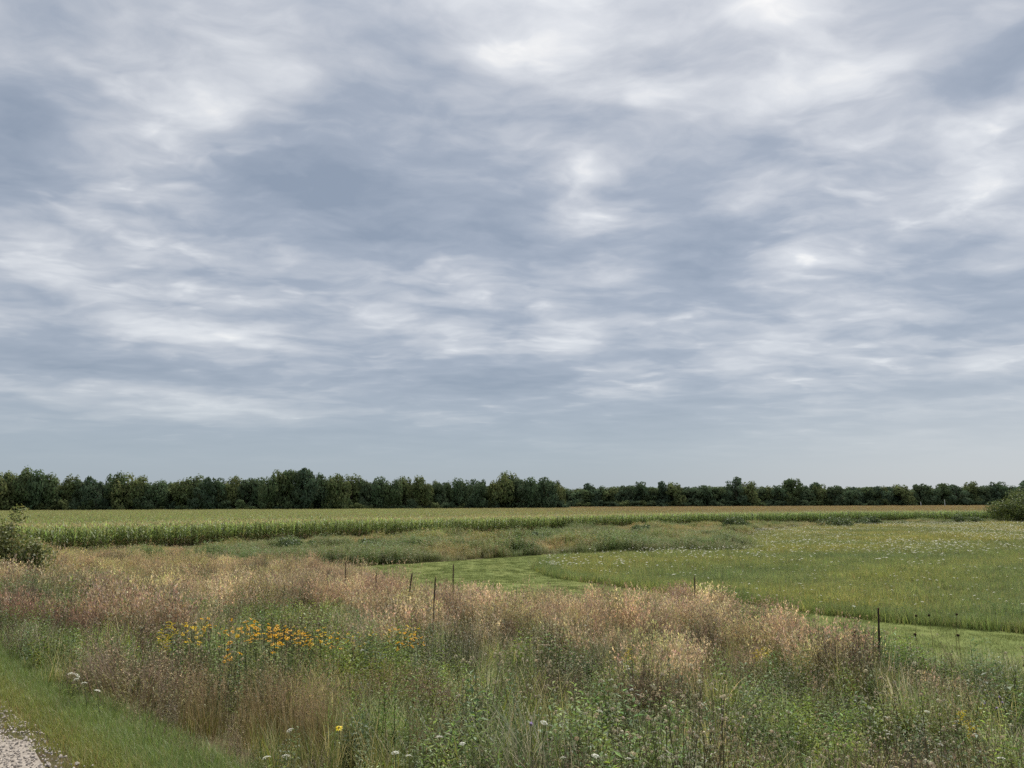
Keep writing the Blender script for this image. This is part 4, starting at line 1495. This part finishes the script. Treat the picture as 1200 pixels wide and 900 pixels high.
# leafy plants that stand out from the grass
def leafy_plant(x, y, h, stems, leaf_l, leaf_w, colour, label):
    e = put('leafy_plant', None, (x, y, float(ground_z(x, y)) - .02), rnd.uniform(0, 6.28))
    tag(e, label, 'plant')
    for i in range(stems):
        ox, oy = rad_point(.04 + .03 * stems)
        az = rnd.uniform(0, 6.28)
        ln = rnd.uniform(0, .15)
        hh = h * rnd.uniform(.75, 1.05)
        d_ = Vector((math.cos(az) * math.sin(ln), math.sin(az) * math.sin(ln), math.cos(ln)))
        s = Shape()
        s.tube([(0, 0, 0), d_ * hh], [.005, .0025], (0.14, .15, .07), 4)
        st_ = put('stem', s.mesh('stem', VEG), (ox, oy, 0), parent=e)
        s = Shape()
        z, k = .1, 0
        while z < 1:
            for o_ in (0, math.pi):
                a2 = k * 1.57 + o_ + rnd.gauss(0, .2)
                L = leaf_l * (1.1 - .55 * z) * rnd.uniform(.8, 1.15)
                s.leaf(d_ * hh * z, (math.cos(a2), math.sin(a2), .35 + .7 * z), L, L * leaf_w, vary(colour, .2, .06), .3)
            z += rnd.uniform(.04, .065)
            k += 1
        put('foliage', s.mesh('foliage', VEG), parent=st_)


leafy_plant(-1.41, 14.5, 1.12, 4, .13, .25, (0.17, .22, .07), 'tall pale green leafy plant right of the small orange flower patch')
leafy_plant(-1.32, 9.84, 1.0, 5, .12, .3, (0.16, .23, .05), 'yellow green bushy plant below the small orange flower patch')
leafy_plant(-1.18, 7.65, .8, 4, .11, .3, (0.15, .22, .05), 'low bright green plant in the lower middle foreground')
leafy_plant(2.58, 14.83, 1.0, 6, .09, .2, (0.19, .21, .14), 'grey green feathery plant right of the white bloom column')
leafy_plant(1.87, 8.33, .95, 1, .16, .2, (0.16, .20, .10), 'single upright plant with long narrow leaves in the lower right middle')
leafy_plant(2.61, 11.72, .95, 3, .13, .2, (0.15, .19, .08), 'slender leaved green plant above the long leaved one')
leafy_plant(-0.63, 5.92, .62, 3, .09, .3, (0.15, .2, .05), 'small bright green sprig by the bottom edge left of centre')
leafy_plant(-2.4, 10.2, .95, 5, .09, .25, (0.11, .16, .06), 'dark green leafy plant under the lone orange flowers')
leafy_plant(4.6, 9.4, .9, 5, .1, .22, (0.10, .14, .05), 'dark leafy plant low in the right foreground')
leafy_plant(4.1, 10.6, .85, 3, .12, .2, (0.27, .17, .08), 'rust tinged leafy plant left of the stake\'s foot')


# dark spent coneflower heads against the mown strip
def dark_head(x, y, h, label):
    e = put('spent_coneflower', None, (x, y, float(ground_z(x, y)) - .02), rnd.uniform(0, 6.28))
    tag(e, label, 'flower', 'dark spent flower heads before the mown strip')
    s = Shape()
    top = Vector((rnd.gauss(0, .14), rnd.gauss(0, .14), h * rnd.uniform(.82, 1)))
    s.tube([(0, 0, 0), (top.x * .15, top.y * .15, top.z * .5), top], [.008, .006, .005], (0.13, .11, .055), 4)
    for k in range(14):
        a2 = rnd.uniform(0, 6.28)
        s.leaf(top * rnd.uniform(.2, .9), (math.cos(a2), math.sin(a2), .4), .1, .025, vary((0.13, .13, .05), .3), .5)
    put('stem', s.mesh('stem', DRY), parent=e)
    s = Shape()
    s.ball((0, 0, .01), .03, (0.035, .022, .018), 7, .9)
    for k in range(26):
        v_ = Vector((rnd.gauss(0, 1), rnd.gauss(0, 1), rnd.gauss(0, 1))).normalized()
        s.chip(v_ * .034 + Vector((0, 0, .01)), .014, vary((0.05, .03, .022), .3), v_)
    put('seed_head', s.mesh('seed_head', DRY), tuple(top), parent=e)


for x, y, lab in ((10.83, 21.48, 'leftmost of the three dark seed heads level with the stake top'), (11.01, 20.96, 'middle of the three dark seed heads level with the stake top'),
                  (12.15, 21.91, 'rightmost of the three dark seed heads level with the stake top'), (7.85, 18.01, 'dark seed head just left of the stake'),
                  (8.94, 17.34, 'lower dark seed head right of the stake'), (9.68, 17.3, 'lower dark seed head farther right of the stake'),
                  (8.64, 13.72, 'large black seed head near the photo\'s right edge'), (7.38, 17.54, 'dark seed head farthest left of the stake')):
    dark_head(x, y, 1.28, lab)
